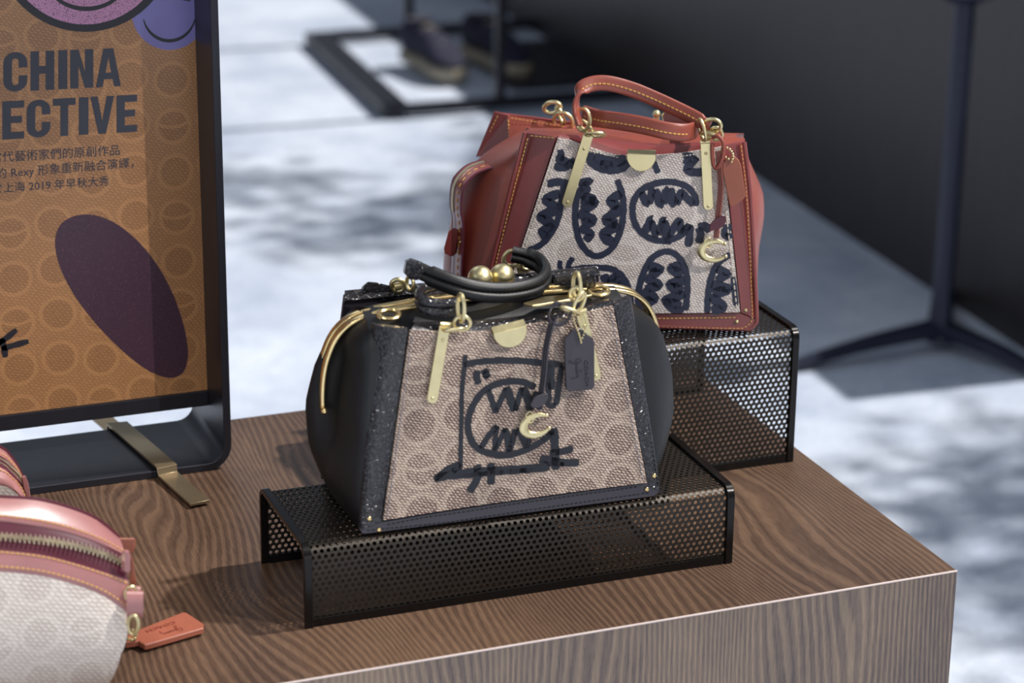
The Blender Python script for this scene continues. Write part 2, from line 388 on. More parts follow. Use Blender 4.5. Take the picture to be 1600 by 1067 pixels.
# ------------------------------------------------------------------ the setting
FL = -.75
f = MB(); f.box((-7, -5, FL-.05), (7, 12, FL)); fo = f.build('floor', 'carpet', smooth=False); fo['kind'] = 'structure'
WX0, WY0, WX1, WY1 = 1.617, 2.0, 1.80, 5.75
d = Vector((WX1-WX0, WY1-WY0, 0)).normalized(); nn = Vector((d.y, -d.x, 0))
w = MB(); a = Vector((1.585, 2.12, FL)); b = Vector((1.80, 6.2, FL)); t_ = nn*.12; h_ = Vector((0, 0, .72))
w.add([a, b, b+t_, a+t_, a+h_, b+h_, b+t_+h_, a+t_+h_], [(0,3,2,1),(4,5,6,7),(0,1,5,4),(1,2,6,5),(2,3,7,6),(3,0,4,7)])
wo = w.build('wall_right', 'dark_panel', smooth=False); wo['kind'] = 'structure'

# ------------------------------------------------------------------ display table
TD = .609
TB = root('display_table', 'dark walnut block table with wavy grain carrying the handbags', 'table', loc=(-.9, .3, FL))
def tb(x0, y0, z0, x1, y1, z1): return MB().box((x0+.9, y0-.3, z0-FL), (x1+.9, y1-.3, z1-FL))
def bevel(o, wd, seg=2):
    m = o.modifiers.new('bevel', 'BEVEL'); m.width = wd; m.segments = seg; m.limit_method = 'ANGLE'; return o
bevel(tb(-1.9, .0011, -.012, -.0006, TD, 0).build('tabletop', 'wood_top', TB, False), .0006)
bevel(tb(-1.9, -.0006, -.0016, 0, .0010, .0001).build('edge_glint_strip', 'edge_pale', TB, False), .0004)  # thin pale strip stands in for the glint along the top edge
bevel(tb(-1.9, -.0003, -.75, 0, .0010, -.0017).build('front_panel', 'wood_front', TB, False), .001)
bevel(tb(-.02, .0205, -.75, -.0005, TD-.0005, -.0125).build('side_panel', 'wood_front', TB, False), .001)
bevel(tb(-1.9, TD-.02, -.75, -.0205, TD-.0005, -.0125).build('back_panel', 'wood_front', TB, False), .001)
bevel(tb(-1.9, .0205, -.75, -1.88, TD-.0205, -.0125).build('side_panel', 'wood_front', TB, False), .001)

# ------------------------------------------------------------------ perforated risers
def riser(label, x, y, L, D, H, r, yaw=0):
    R = root('perforated_riser', label, 'riser', loc=(x, y, 0), yaw=yaw, group='perforated metal display risers')
    tot = (H-r)*2+(D-2*r)+math.pi*r
    def prof(s_, off=0):
        s_ = min(max(s_, 0), tot); a = H-r; q = math.pi*r/2
        if s_ < a: return (-off, s_)
        s_ -= a
        if s_ < q: t = s_/r; return (r-(r+off)*math.cos(t), H-r+(r+off)*math.sin(t))
        s_ -= q
        if s_ < D-2*r: return (r+s_, H+off)
        s_ -= D-2*r
        if s_ < q: t = s_/r; return (D-r+(r+off)*math.sin(t), H-r+(r+off)*math.cos(t))
        s_ -= q; return (D+off, H-r-s_)
    p = .0061; rp = p*.866; hr = .0019; fw = .0075
    nx = int((L-.004)/p); ns = int((tot-.010)/rp)
    x0 = (L-nx*p)/2; s0 = .006
    V = []; F = []; key = {}
    ang = [math.pi/6*k for k in range(12)]
    outer = [((p/math.sqrt(3)) if k % 2 else p/2) for k in range(12)]
    for j in range(ns):
        for i in range(nx):
            cx = x0+(i+.5+(.5 if j % 2 else 0))*p; cs = s0+(j+.5)*rp
            ids = []
            for k in range(12):
                ox = cx+outer[k]*math.cos(ang[k]); os = cs+outer[k]*math.sin(ang[k])
                ix = cx+hr*math.cos(ang[k]); is_ = cs+hr*math.sin(ang[k])
                kk = (round(ox*2e5), round(os*2e5))
                if kk not in key:
                    key[kk] = len(V); y1, z1 = prof(os); y2, z2 = prof(os, -.0009); V.append((ox, y1, z1)); V.append((ox, y2, z2))
                n = len(V); y1, z1 = prof(is_); y2, z2 = prof(is_, -.0009); V.append((ix, y1, z1)); V.append((ix, y2, z2))
                ids.append((key[kk], n))
            for k in range(12):
                (o1, i1), (o2, i2) = ids[k], ids[(k+1) % 12]
                F.append((o1, o2, i2, i1)); F.append((i1, i2, i2+1, i1+1)); F.append((o1+1, i1+1, i2+1, o2+1))
    m = MB(); m.v = V; m.f = F; m.m = [0]*len(F)
    m.build('perforated_sheet', 'riser', R, True, auto=50)
    ys = [prof(tot*k/60) for k in range(61)]
    ys = [prof(0)]+[prof(H-r+math.pi*r/2*k/6) for k in range(7)]+[prof(H-r+math.pi*r/2+(D-2*r)+math.pi*r/2*k/6) for k in range(7)]+[prof(tot)]
    for xa in (fw/2, L-fw/2):
        q = MB(); q.sweep([(xa, yy, zz) for yy, zz in ys], [(-fw/2, -.0032), (fw/2, -.0032), (fw/2, .0016), (-fw/2, .0016)][::1], (1, 0, 0))
        bevel(q.build('end_frame', 'riser_frame', R, True), .0006)
    q = MB(); q.box((fw, -.0016, 0), (L-fw, .0030, .0085)); bevel(q.build('base_rail', 'riser_frame', R, False), .0005)
    q = MB(); q.box((fw, D-.003, 0), (L-fw, D+.0016, .0085)); bevel(q.build('base_rail', 'riser_frame', R, False), .0005)
    return R
RAH, RBH = .0777, .1483
r1 = riser('low black perforated metal riser under the black handbag', -.6128, .095, .42, .1447, RAH-.0016, .010, -.0101)
r2 = riser('tall perforated metal riser under the red handbag', -.0214-.40, .2958, .40, .215, RBH-.0030, .009)
# ------------------------------------------------------------------ handbag pieces shared by both bags
def body_loft(uL, uR, vf, vr, BL, BR, zs, groove=None, nf=10, ns=20):
    R = []
    for z in zs:
        ring = []
        for k in range(nf): ring.append((uL(z)+(uR(z)-uL(z))*k/nf, vf(z), z))
        for k in range(ns):
            t = k/ns; g = groove(z, t)*.0 if groove else 0
            ring.append((uR(z)+BR(z)*math.sin(math.pi*t)**.65-g, vf(z)+(vr(z)-vf(z))*t, z))
        for k in range(nf): ring.append((uR(z)+(uL(z)-uR(z))*k/nf, vr(z), z))
        for k in range(ns):
            t = k/ns; g = groove(z, 1-t) if groove else 0
            ring.append((uL(z)-BL(z)*math.sin(math.pi*t)**.65+g, vr(z)+(vf(z)-vr(z))*t, z))
        R.append(ring)
    return MB().rings(R)
def interp(xs, ys):
    return lambda z: float(np.interp(z, xs, ys))
def smooth_i(xs, ys):
    g = np.linspace(xs[0], xs[-1], 60); y = np.interp(g, xs, ys)
    for _ in range(4): y[1:-1] = (y[:-2]+2*y[1:-1]+y[2:])/4
    return lambda z: float(np.interp(z, g, y))
def canvas_panel(bot, top, n=26, m=18, bulge=0, nrm=None):
    """sheet between a bottom and a top line, slightly full in the middle"""
    B = cr(bot, 6); T = cr(top, 6)
    def s_at(P, t): x = t*(len(P)-1); i = min(int(x), len(P)-2); return P[i].lerp(P[i+1], x-i)
    vs = []; fs = []
    for j in range(m+1):
        for i in range(n+1):
            p = s_at(B, i/n).lerp(s_at(T, i/n), j/m)+nrm*(bulge*math.sin(math.pi*i/n)*math.sin(math.pi*j/m*.9))
            vs.append(p)
    for j in range(m):
        for i in range(n): a = j*(n+1)+i; fs.append((a, a+1, a+n+2, a+n+1))
    mb = MB(); mb.add(vs, fs)
    k = len(vs); back = [v-nrm*.003 for v in vs]
    edge = [i for i in range(n+1)]+[(j+1)*(n+1)-1+0 for j in range(1, m+1)]+[m*(n+1)+i for i in range(n-1, -1, -1)]+[j*(n+1) for j in range(m-1, 0, -1)]
    mb.v += [tuple(back[e]) for e in edge]
    for a in range(len(edge)):
        b = (a+1) % len(edge); mb.f.append((edge[b], edge[a], k+a, k+b)); mb.m.append(0)
    return mb
def clip_bar(fr, p0, p1, wpx, name, par, at, nrm, rivets):
    a, b = at(*p0), at(*p1); d = (b-a); L = d.length; d.normalize(); q = nrm.cross(d).normalized(); w = wpx
    out = [a+q*w, a-q*w]
    for k in range(7):
        t = math.pi*k/6; out.append(b-d*w*1.0-q*w*math.cos(t)+d*w*math.sin(t))
    o = MB().slab([p+nrm*.0022 for p in out], nrm, .0016, .0004).build(name, 'brass', par, True)
    for t in rivets:
        c = a.lerp(b, t)+nrm*.0024
        MB().sphere(c, w*.32, 10, (1, .6, 1)).build('rivet', 'brass', o)
    m = MB(); m.tube([a-q*w+nrm*.002-d*.0008, a+q*w+nrm*.002-d*.0008], .0022, 10); m.build('hinge_loop', 'brass', o)
    return o
def c_charm(par, c, X, Y, N, a, b):
    """open C shaped ring, fat on its closed side, with two serif tips, hanging from a small ring"""
    R = []
    n = 26
    for i in range(n+1):
        t = math.radians(38+284*i/n)
        fat = .5-.5*math.cos(math.radians(284*i/n-142)+math.pi)
        d = X*math.cos(t)*a+Y*math.sin(t)*b; o = (X*math.cos(t)+Y*math.sin(t)).normalized()
        wd = .0013+.0029*(1-abs(i/n*2-1))**.8
        R.append([c+d+o*(wd*math.cos(6.28318*k/10))+N*(.0013*math.sin(6.28318*k/10)) for k in range(10)])
    m = MB().rings(R)
    for e in (0, n):
        t = math.radians(38+284*e/n); m.sphere(c+X*math.cos(t)*a*1.04+Y*math.sin(t)*b*1.1, .0021, 10)
    return m.build('letter_charm', 'brass', par, label='brass C shaped charm')
def tag_plate(par, pts, nrm, mat, edge, th=.003):
    m = MB().slab(pts, nrm, th, .0005); return m.build('hang_tag', mat, par)
def beads(par, path, r=.0011, step=.0023):
    P = cr(path, 12); m = MB(); acc = 0; last = P[0]; m.sphere(last, r, 8)
    for a, b in zip(P, P[1:]):
        acc += (b-a).length
        if acc >= step: m.sphere(b, r, 8); acc = 0
    return m.build('bead_chain', 'brass', par)
def off(pts, nrm, d): return [p+nrm*d for p in pts]

# ------------------------------------------------------------------ black frame handbag
A = Frame((-.5566, .1046, RAH), math.radians(-2.17))
BA = root('frame_handbag', 'black leather clasp-top handbag with monogram canvas front and inked square face', 'handbag', A)
K = .1; NA = Vector((0, -1, K)).normalized()
def a_(x, y, v0=0): return A.at(x, y, v0, K)
uL = lambda z: .003+.10*z; uR = lambda z: .285-.115*z
vf = smooth_i([0, .12, .165, .181, .186, .188], [.005, .018, .024, .034, .055, .064])
vr = smooth_i([0, .12, .165, .181, .186, .188], [.136, .118, .108, .098, .084, .076])
bl = smooth_i([0, .006, .03, .06, .10, .14, .165, .178, .188], [.002, .008, .022, .036, .043, .037, .024, .008, -.012])
br = smooth_i([0, .006, .03, .06, .10, .14, .160, .172, .188], [.004, .014, .036, .048, .050, .043, .030, .012, -.012])
def gr(z, t):                                    # the front half of each gusset sinks in behind the clasp frame
    k = min(1, max(0, (t-.40)/.18)); k = k*k*(3-2*k)
    a = min(1, max(0, (z-.025)/.05))*(1 if z < .15 else max(0, (.18-z)/.03))
    return .52*bl(z)*math.sin(math.pi*t)**.65*(1-k)*a
zs = [0, .002, .006, .012, .02]+[.02+.0105*k for k in range(1, 14)]+[.164, .170, .175, .179, .183, .186, .188]
body_loft(uL, uR, vf, vr, bl, br, zs, gr).build('body', 'black_leather', BA, auto=70)
# front pocket: canvas, borders
bot = [a_(599, 813, -.0045), a_(660, 803, -.0045), a_(730, 792, -.0045), a_(800, 782, -.0045), a_(900, 768, -.0045), a_(1011, 754, -.0045)]
top = [a_(641, 516, -.0045), a_(690, 518, -.0045), a_(740, 519, -.0045), a_(800, 512, -.0045), a_(870, 499, -.0045), a_(958, 478, -.0045)]
cv = canvas_panel(bot, top, nrm=NA); cv.build('canvas_panel', 'canvas_a', BA, auto=60)
# top band of pebbled leather between canvas and frame
pb = MB(); tb_ = cr([a_(641, 520, -.003), a_(700, 523, -.003), a_(770, 522, -.003), a_(870, 504, -.003), a_(960, 483, -.003)], 6)
te = cr([A.at(650, 506, .030), A.at(710, 502, .034), A.at(790, 496, .036), A.at(880, 482, .036), A.at(955, 468, .030)], 6)
pb.rings([[t*1.0 for t in tb_], [p.lerp(q, .35)+Vector((0, -.001, .003)) for p, q in zip(tb_, te)], [p.lerp(q, .7)+Vector((0, 0, .003)) for p, q in zip(tb_, te)], te, [q+Vector((0, .012, -.002)) for q in te]], False, False)
pb.build('top_band', 'pebbled', BA, auto=80)
cz = lambda p: Vector((p.x, p.y, max(p.z, .0006)))
bb = MB().slab([cz(p) for p in [a_(562, 827, -.001), a_(566, 835, -.001), a_(574, 839, -.001), a_(700, 824, -.001), a_(860, 800, -.001), a_(1000, 780, -.001), a_(1022, 776, -.001), a_(1032, 768, -.001), a_(1011, 754, -.001), a_(900, 768.5, -.001), a_(800, 782.5, -.001), a_(730, 793, -.001), a_(660, 804, -.001), a_(598, 814, -.001)]], NA, .005, .0008)
bb.build('bottom_border', 'smooth_black', BA)
def strip(par, o0, o1, i1, i0, mat, name='side_border', fold=.5, n=14, lift=.004):
    """side strip from outer edge o0->o1 (bottom to top) to inner edge i0->i1, rising to a fold"""
    m = MB(); R = []
    for k in range(n+1):
        t = k/n; a = o0.lerp(o1, t); b = i0.lerp(i1, t); f = fold
        R.append([a+Vector((0, .006, 0)), a, a.lerp(b, .08)+NA*.0012, a.lerp(b, f)+NA*.0014, a.lerp(b, f+.12)+NA*.0004, b.lerp(a, .06)-NA*.0006, b+Vector((0, .006, 0))])
    return m.rings(R, True, True).build(name, mat, par, auto=50)
oL0, oL1, iL1, iL0 = a_(562, 829, 0), a_(584, 507, .014), a_(641, 515, -.003), a_(599, 814, -.002)
strip(BA, oL0, oL1, iL1, iL0, 'pebbled', fold=.62)
oL0 = cz(oL0)
oR0, oR1, iR1, iR0 = a_(1033, 770, 0), a_(986, 463, .010), a_(958, 477, -.003), a_(1011, 755, -.002)
strip(BA, oR0, oR1, iR1, iR0, 'pebbled', fold=.70)
for p in [(576.3, 809.6), (591.5, 827), (1021, 742.5), (1009.5, 763.7)]:
    MB().sphere(a_(*p)+NA*.0022, .0023, 12, (1, .55, 1)).build('rivet', 'gold', BA)
st = MB()
st.stitch([a_(605, 808, -.0049), a_(645, 522, -.0049)], NA)
st.stitch([a_(1005, 750, -.0049), a_(954, 484, -.0049)], NA)
st.build('canvas_stitching', 'stitch_grey', BA, kind='stuff')
st = MB()
st.stitch([a_(572, 829, -.0012), a_(700, 816, -.0012), a_(860, 792, -.0012), a_(1020, 769, -.0012)], NA)
st.stitch([a_(604, 820, -.0012), a_(660, 809, -.0012), a_(730, 799, -.0012), a_(800, 788, -.0012), a_(900, 774, -.0012), a_(1000, 760, -.0012)], NA)
st.stitch([a_(568, 822, -.0016), a_(589, 510, .0125)], NA); st.stitch([a_(1029, 758, -.0016), a_(982, 468, .0085)], NA)
st.build('border_stitching', 'stitch_dark', BA, kind='stuff')
# rear panel: a mirrored slab that stands a little above the clasp frame
c0 = .0136
def mir(p): return Vector((p[0], .139-p[1], p[2]))
rp = [Vector((.000, .139, .001)), Vector((.288, .139, .001)), Vector((.268, .121, .186)), Vector((.020, .121, .186))]
MB().slab(rp, Vector((0, 1, .1)), .005, .0008).build('rear_panel', 'smooth_black', BA)
m = MB(); m.slab([Vector((.019, .112, .182)), Vector((.269, .112, .182)), Vector((.267, .116, .191)), Vector((.021, .116, .191))], Vector((0, -1, .3)), .003, .0006)
m.build('rear_border', 'pebbled', BA)
# clasp frame: two gold bars arched over the mouth
def arch(v):
    pts = [(-.0165, .098), (-.0168, .112), (-.0155, .130), (-.0115, .148), (-.003, .166), (.010, .178), (.028, .1845), (.05, .187), (.09, .1895), (.144, .1905), (.20, .1895), (.245, .187), (.268, .1835), (.285, .177), (.297, .165), (.3045, .148), (.307, .130), (.308, .112), (.308, .098)]
    return cr([(u, v, z) for u, z in pts], 5)
for k, v in enumerate((.0625, .0745)):
    MB().sweep(arch(v), rsec(.0085, .0045, .5, 12), (0, 1, 0)).build('clasp_frame', 'gold', BA, auto=70)
for u in (-.0165, .308):
    m = MB(); m.tube([(u, .056, .100), (u, .080, .100)], .0024, 12); m.sphere((u, .056, .100), .0032, 12); m.build('hinge_pin', 'gold', BA)
MB().slab([A.lv(x, y, .1925) for x, y in [(818, 473), (850, 463), (890, 460), (925, 460), (905, 465), (870, 471), (832, 477)]], (0, 0, 1), .002, .0005).build('frame_plate', 'gold', BA)
for i, (x, y) in enumerate([(750.5, 434.5), (784.5, 431)]):
    c = A.at(x, y, .0655 if i == 0 else .0725); o = MB().sphere(c, .0114, 28).build('clasp_ball', 'brass', BA)
    m = MB(); m.tube([(c.x, c.y, .189), (c.x, c.y, c.z-.008)], lambda t: .004-.001*t, 12); m.build('ball_neck', 'gold', o)
for x, y, v in [(608, 493, .046), (935, 456, .050)]:
    c = A.at(x, y, v); m = MB(); m.link(c+Vector((0, 0, .001)), (0, -.45, 1), (1, 0, 0), .0095, .0062, .0022); m.sphere(c+Vector((-.009, 0, 0)), .0036, 10, (.8, 1.1, .8))
    m.build('strap_ring', 'gold', BA)
# front clips and their chain links
def bar_links(par, specs, at, mat='brass'):
    for (x, y, v0, nrm, al, a, b, r) in specs:
        MB().link(at(x, y, v0), nrm, al, a, b, r).build('chain_link', mat, par)
clip_bar(A, (694.5, 507), (673.5, 630), .0051, 'handle_clip', BA, lambda x, y: a_(x, y, -.0065), NA, (.19, .93))
clip_bar(A, (907, 487), (932, 594), .0050, 'handle_clip', BA, lambda x, y: a_(x, y, -.0065), NA, (.2, .93))
bar_links(BA, [(711, 515, -.012, (0, .5, 1), (1, 0, -.1), .0100, .0045, .0017), (722, 505, -.013, (.3, 1, .2), (1, 0, .6), .0072, .0072, .0017), (720, 481, -.014, (1, .2, 0), (0, 0, 1), .0125, .006, .0020)], a_)
bar_links(BA, [(891, 485, -.014, (.5, .5, 1), (1, 0, -.35), .0095, .0045, .0017), (905, 473, -.012, (-.5, 1, .2), (.5, 0, 1), .0100, .0060, .0018), (901, 459, -.010, (.3, 1, .2), (1, 0, 0), .0060, .0070, .0017), (901, 446, -.008, (1, .25, 0), (0, 0, 1), .0120, .006, .0020)], a_)
# flap clasp half disc
cl0 = a_(770.5, 521, -.0085); cl1 = a_(821.5, 508, -.0085); cc = (cl0+cl1)/2; X = (cl1-cl0).normalized(); Yd = NA.cross(X); Yd = Yd if Yd.z < 0 else -Yd
hd = [cl0+NA*.002, cl1+NA*.002]+[cc+NA*.002+X*(.0161*math.cos(t))+Yd*(.0165*math.sin(t)) for t in [math.pi*k/14 for k in range(1, 14)]]
o = MB().slab(hd, NA, .0018, .0004).build('flap_clasp', 'brass', BA)
MB().slab([cl0+NA*.002, cl1+NA*.002, cl1+Vector((0, .006, .004)), cl0+Vector((0, .006, .004))], (0, -.5, 1), .0018, .0003).build('clasp_lip', 'brass', o)
# rear handle flopped over the front
def hand(pts): return cr([A.at(x, y, v) for x, y, v in pts], 8)
hp = hand([(800, 397, .118), (822, 402, .113), (842, 411, .104), (853, 426, .088), (848, 441, .068), (828, 451, .054), (790, 457, .044), (750, 455, .041), (712, 446, .045), (680, 434, .055), (650, 420, .068)])
hd_ = MB().sweep(hp, lambda t: rolled(.0190 if .1 < t < .93 else .0155, .0100), (0, .25, 1)).build('handle', 'black_leather', BA, auto=80)
hs = MB(); hs.stitch([p+Vector((0, -.0036, .0000)) for p in hp if p.y < .09], (0, -1, .3), w=.0004); hs.build('handle_stitching', 'stitch_dark', hd_, kind='stuff')
ht = [A.at(x, y, .062) for x, y in [(634, 424), (628, 408), (640, 405), (656, 408), (665, 421), (655, 437), (645, 438)]]
MB().slab([A.at(x, y, .058) for x, y in [(632, 427), (635, 409), (644, 405), (656, 409), (665, 425), (653, 438), (641, 437)]], (-.15, -1, .2), .011, .001).build('handle_tab', 'pebbled', hd_)
# front handle folded backward between the two clips
hp2 = hand([(714, 478, .020), (690, 481, .022), (664, 477, .028), (655, 468, .042), (662, 458, .064), (690, 452, .088), (740, 449, .098), (800, 446, .100), (850, 443, .096), (880, 440, .080), (905, 434, .055)])
MB().sweep(hp2, lambda t: rolled(.0165, .0085), (0, .15, 1)).build('handle', 'pebbled', BA, auto=80)
MB().slab([A.at(x, y, .050) for x, y in [(869, 446), (868, 432), (900, 425), (931, 421), (932, 448), (905, 450)]], (0, -1, .2), .006, .0008).build('handle_tab', 'pebbled', BA)
# rear clips seen over the top edge
m = MB(); m.link(A.at(800, 404, .122), (.2, 1, .1), (1, 0, .2), .0080, .0078, .0021); m.build('chain_link', 'brass', BA)
m = MB(); m.link(A.at(826, 415, .124), (.2, 1, .4), (1, 0, 0), .0070, .0045, .0018); m.build('chain_link', 'brass', BA)
clip = MB().slab([A.at(x, y, .126) for x, y in [(804, 409), (822, 407), (828, 432), (812, 434)]], (0, -1, .1), .002, .0003); clip.build('handle_clip', 'brass', BA)
m = MB(); m.link(A.at(622, 446, .112), (.4, 1, .2), (0, 0, 1), .0060, .0060, .0024); m.tube([A.at(616, 449, .112), A.at(628, 446, .112)], .0035, 12); m.build('chain_link', 'brass', BA)
m = MB(); m.link(A.at(641, 443, .100), (1, .4, 0), (0, 0, 1), .0065, .0050, .0018); m.build('chain_link', 'brass', BA)
MB().slab([A.at(x, y, .114) for x, y in [(563, 462), (568, 447), (576, 440), (588, 441), (614, 447), (616, 456), (640, 452), (655, 455), (650, 466), (600, 470)]], (0, -1, .4), .006, .0008).build('handle_tab', 'pebbled', BA)
# hang tag, bead chain, tassel strap and charm
tgp = [a_(x, y, -.0135) for x, y in [(882.5, 540), (883.5, 529), (890, 523), (895, 516), (905, 513), (913, 517), (918, 524), (927, 528), (929, 538), (929, 604), (925, 609), (890, 612), (885, 608)]]
tg = tag_plate(BA, tgp, NA, 'smooth_black', 'edge_black')
q = a_(917, 602, -.0138)-a_(914, 548, -.0138)
MT = lambda x, y: basis(a_(x, y, -.0140), q, NA.cross(q))
text_mesh('COACH', .0048, 'embossed_lettering', 'emboss', tg, MT(913, 563), .0002, sx=1.35, spacing=1.1)
text_mesh('×', .0045, 'embossed_lettering', 'emboss', tg, MT(905, 578), .0002)
sg = MB(); e1 = q.normalized(); e2 = NA.cross(e1)
def scr(o, pts, s): return [o+e1*(x*s)+e2*(y*s) for x, y in pts]
so_ = a_(895, 562, -.0140)
gang = [(3, 6), (1.2, 6.5), (0, 4.5), (.6, 2.5), (2.4, 3), (3, 5), (3, 1), (2, -2.5), (.6, -2), (2.8, 1.5), (4, 4), (4.6, 2.4), (6, 2.4), (6.3, 4), (7.4, 2.4), (8.6, 4), (7.8, 2.2), (9.4, 2.6), (9.8, 4), (10.2, 2.2), (11, 4), (11.6, 2.2), (13, 3.6), (13.8, 4.4), (12.8, 3), (14.2, 2.6), (14.4, -.8), (13.4, -2.4)]
sg.ink(scr(so_, gang, .0012), .0006, NA, 4); sg.build('embossed_script', 'emboss', tg)
beads(tg, [a_(x, y, -.0160) for x, y in [(908, 535), (904, 520), (898, 505), (896, 495), (903, 488), (911, 490), (916, 502), (914, 516), (909, 530)]])
tp = [a_(x, y, -.012) for x, y in [(884, 478), (868, 474), (860, 484), (858, 500), (870, 507), (885, 502), (893, 487), (886, 479)]]
ts = MB().sweep(cr(tp, 8), rsec(.0045, .0014), (0, -.4, 1)).build('charm_strap', 'smooth_black', BA)
for dx, vv in ((-3.2, -.010), (0, -.0118), (3.2, -.0135)):
    MB().sweep(cr([a_(x+dx, y, vv) for x, y in [(866, 496), (860, 512), (853, 545), (850, 580), (846, 612), (843, 640)]], 6), rsec(.0020, .0016, .6, 8), (1, 0, 0)).build('thong', 'smooth_black', ts)
MB().slab([a_(x, y, -.016) for x, y in [(829, 633), (834, 622), (846, 616), (856, 615), (857, 622), (851, 632), (842, 637), (833, 638)]], NA, .0015, .0004).build('leaf_knot', 'smooth_black', ts)
CX = (a_(850, 660, -.012)-a_(830, 666, -.012)).normalized(); CY = NA.cross(CX); CY = CY if CY.z > 0 else -CY
ch = c_charm(BA, a_(839, 664, -.0125), CX, CY, NA, .0128, .0092)
MB().link(a_(828, 652, -.013), NA, CY, .0052, .0038, .0007, 18, 6).build('split_ring', 'brass', ch)
# inked drawing
def px(l, s=2.177, ox=450, oy=370, v0=-.0035, at=None): return [(at or a_)(x/s+ox, y/s+oy, v0) for x, y in l]
NI = NA
def bulge_at(): pass
ik = MB()
def stroke(mb, l, w, **k): mb.ink(px(l, **k), w, NI, lift=.0002)
for l, w in [
 ([(603, 402), (600, 440), (592, 520), (590, 620), (588, 700), (587, 792)], .0043),
 ([(598, 436), (650, 425), (740, 420), (830, 425), (935, 436)], .0058),
 ([(885, 430), (885, 500), (890, 560)], .0050), ([(930, 438), (922, 500), (912, 572)], .0058), ([(912, 572), (890, 574), (872, 545)], .0050), ([(895, 440), (893, 470), (897, 520)], .0075),
 ([(645, 455), (641, 475), (649, 500)], .0065), ([(665, 450), (672, 465), (682, 480)], .0065), ([(676, 452), (672, 480)], .006),
 ([(842, 512), (790, 492), (720, 497), (660, 530), (622, 590), (612, 650), (632, 705), (680, 735), (745, 742), (815, 722), (870, 690), (905, 660)], .0062),
 ([(680, 520), (695, 560), (706, 598)], .0056), ([(706, 598), (722, 560), (742, 515)], .0056), ([(742, 510), (760, 560), (772, 592)], .0080), ([(772, 592), (785, 550), (795, 512)], .0056), ([(798, 512), (815, 550), (826, 588)], .0080), ([(826, 588), (838, 555), (846, 525)], .0056),
 ([(655, 720), (680, 680), (712, 642)], .0058), ([(712, 642), (706, 680), (703, 728)], .0050), ([(703, 728), (722, 690), (738, 652)], .0050), ([(738, 652), (748, 690), (752, 732)], .0065), ([(752, 732), (765, 690), (772, 655)], .0056), ([(774, 655), (795, 680), (812, 718)], .0060), ([(812, 718), (820, 690), (815, 668)], .0050),
 ([(905, 650), (908, 720), (912, 792)], .0080), ([(905, 655), (880, 680), (860, 692)], .0050),
 ([(890, 735), (930, 730), (970, 720)], .0066), ([(858, 752), (900, 762), (940, 768), (990, 768)], .0072), ([(855, 766), (900, 774), (940, 772)], .0040),
 ([(497, 822), (560, 808), (640, 800), (720, 795), (800, 790), (890, 782)], .0080), ([(580, 772), (540, 792), (498, 826)], .0060), ([(585, 770), (560, 800)], .0060), ([(530, 818), (620, 812), (720, 800), (830, 792)], .0046),
 ([(642, 775), (645, 800), (640, 830), (616, 868)], .0075), ([(690, 770), (692, 800), (690, 842)], .0072)]:
    stroke(ik, l, w, v0=-.0047)
ik.build('inked_drawing', 'ink', BA, smooth=False, label='navy-black brush drawing of a square face with jagged teeth')
# ------------------------------------------------------------------ red handbag
BF = Frame((-.0795, .3014, RBH), math.radians(-25))
BB = root('zip_sided_handbag', 'saddle red leather handbag with pale canvas front inked with rows of toothy mouths', 'handbag', BF)
def b_(x, y, v0=0): return BF.at(x, y, v0, K)
uL = lambda z: -.268+.20*z; uR = lambda z: .004-.06*z
vf = smooth_i([0, .12, .165, .178, .184, .187], [.005, .018, .024, .030, .046, .060])
vr = smooth_i([0, .12, .165, .178, .184, .187], [.150, .132, .124, .112, .098, .080])
bl = smooth_i([0, .006, .02, .05, .10, .125, .150, .166, .178, .187], [.036, .046, .053, .058, .058, .055, .047, .030, .012, -.004])
br = smooth_i([0, .006, .03, .07, .10, .125, .150, .166, .178, .187], [.004, .008, .010, .013, .019, .019, .008, .000, -.004, -.010])
zs = [0, .002, .006, .012, .02]+[.02+.0105*k for k in range(1, 14)]+[.164, .170, .175, .179, .183, .185, .187]
body_loft(uL, uR, vf, vr, bl, br, zs).build('body', 'red_leather', BB, auto=70)
bot = [b_(780, 492, -.0045), b_(880, 491, -.0045), b_(980, 490, -.0045), b_(1080, 489, -.0045), b_(1156.5, 488, -.0045)]
top = [b_(871.5, 216, -.0045), b_(897, 221, -.0045), b_(926, 232, -.0045), b_(966, 242, -.0045), b_(1010, 243, -.0045), b_(1055, 240, -.0045), b_(1092, 235, -.0045), b_(1128, 229, -.0045)]
canvas_panel(bot, top, nrm=NA).build('canvas_panel', 'canvas_b', BB, auto=60)
oL0, oL1 = cz(b_(745, 500, .001)), b_(820, 207, .014); iL0, iL1 = b_(781, 492, -.003), b_(872, 215, -.003)
strip(BB, oL0, oL1, iL1, iL0, 'red_band', fold=.30)
oR0, oR1 = b_(1181, 497, .001), b_(1164, 222, .010); iR0, iR1 = b_(1157, 488, -.003), b_(1128, 229, -.003)
strip(BB, oR0, oR1, iR1, iR0, 'red_band', fold=.34)
MB().slab([cz(p) for p in [b_(745, 500, -.001), b_(752, 516, -.001), b_(900, 520, -.001), b_(1050, 521, -.001), b_(1160, 519, -.001), b_(1174, 515, -.001), b_(1181, 500, -.001), b_(1157, 488.5, -.001), b_(1080, 489.5, -.001), b_(980, 490.5, -.001), b_(781, 492.5, -.001)]], NA, .005, .0008).build('bottom_border', 'red_band', BB)
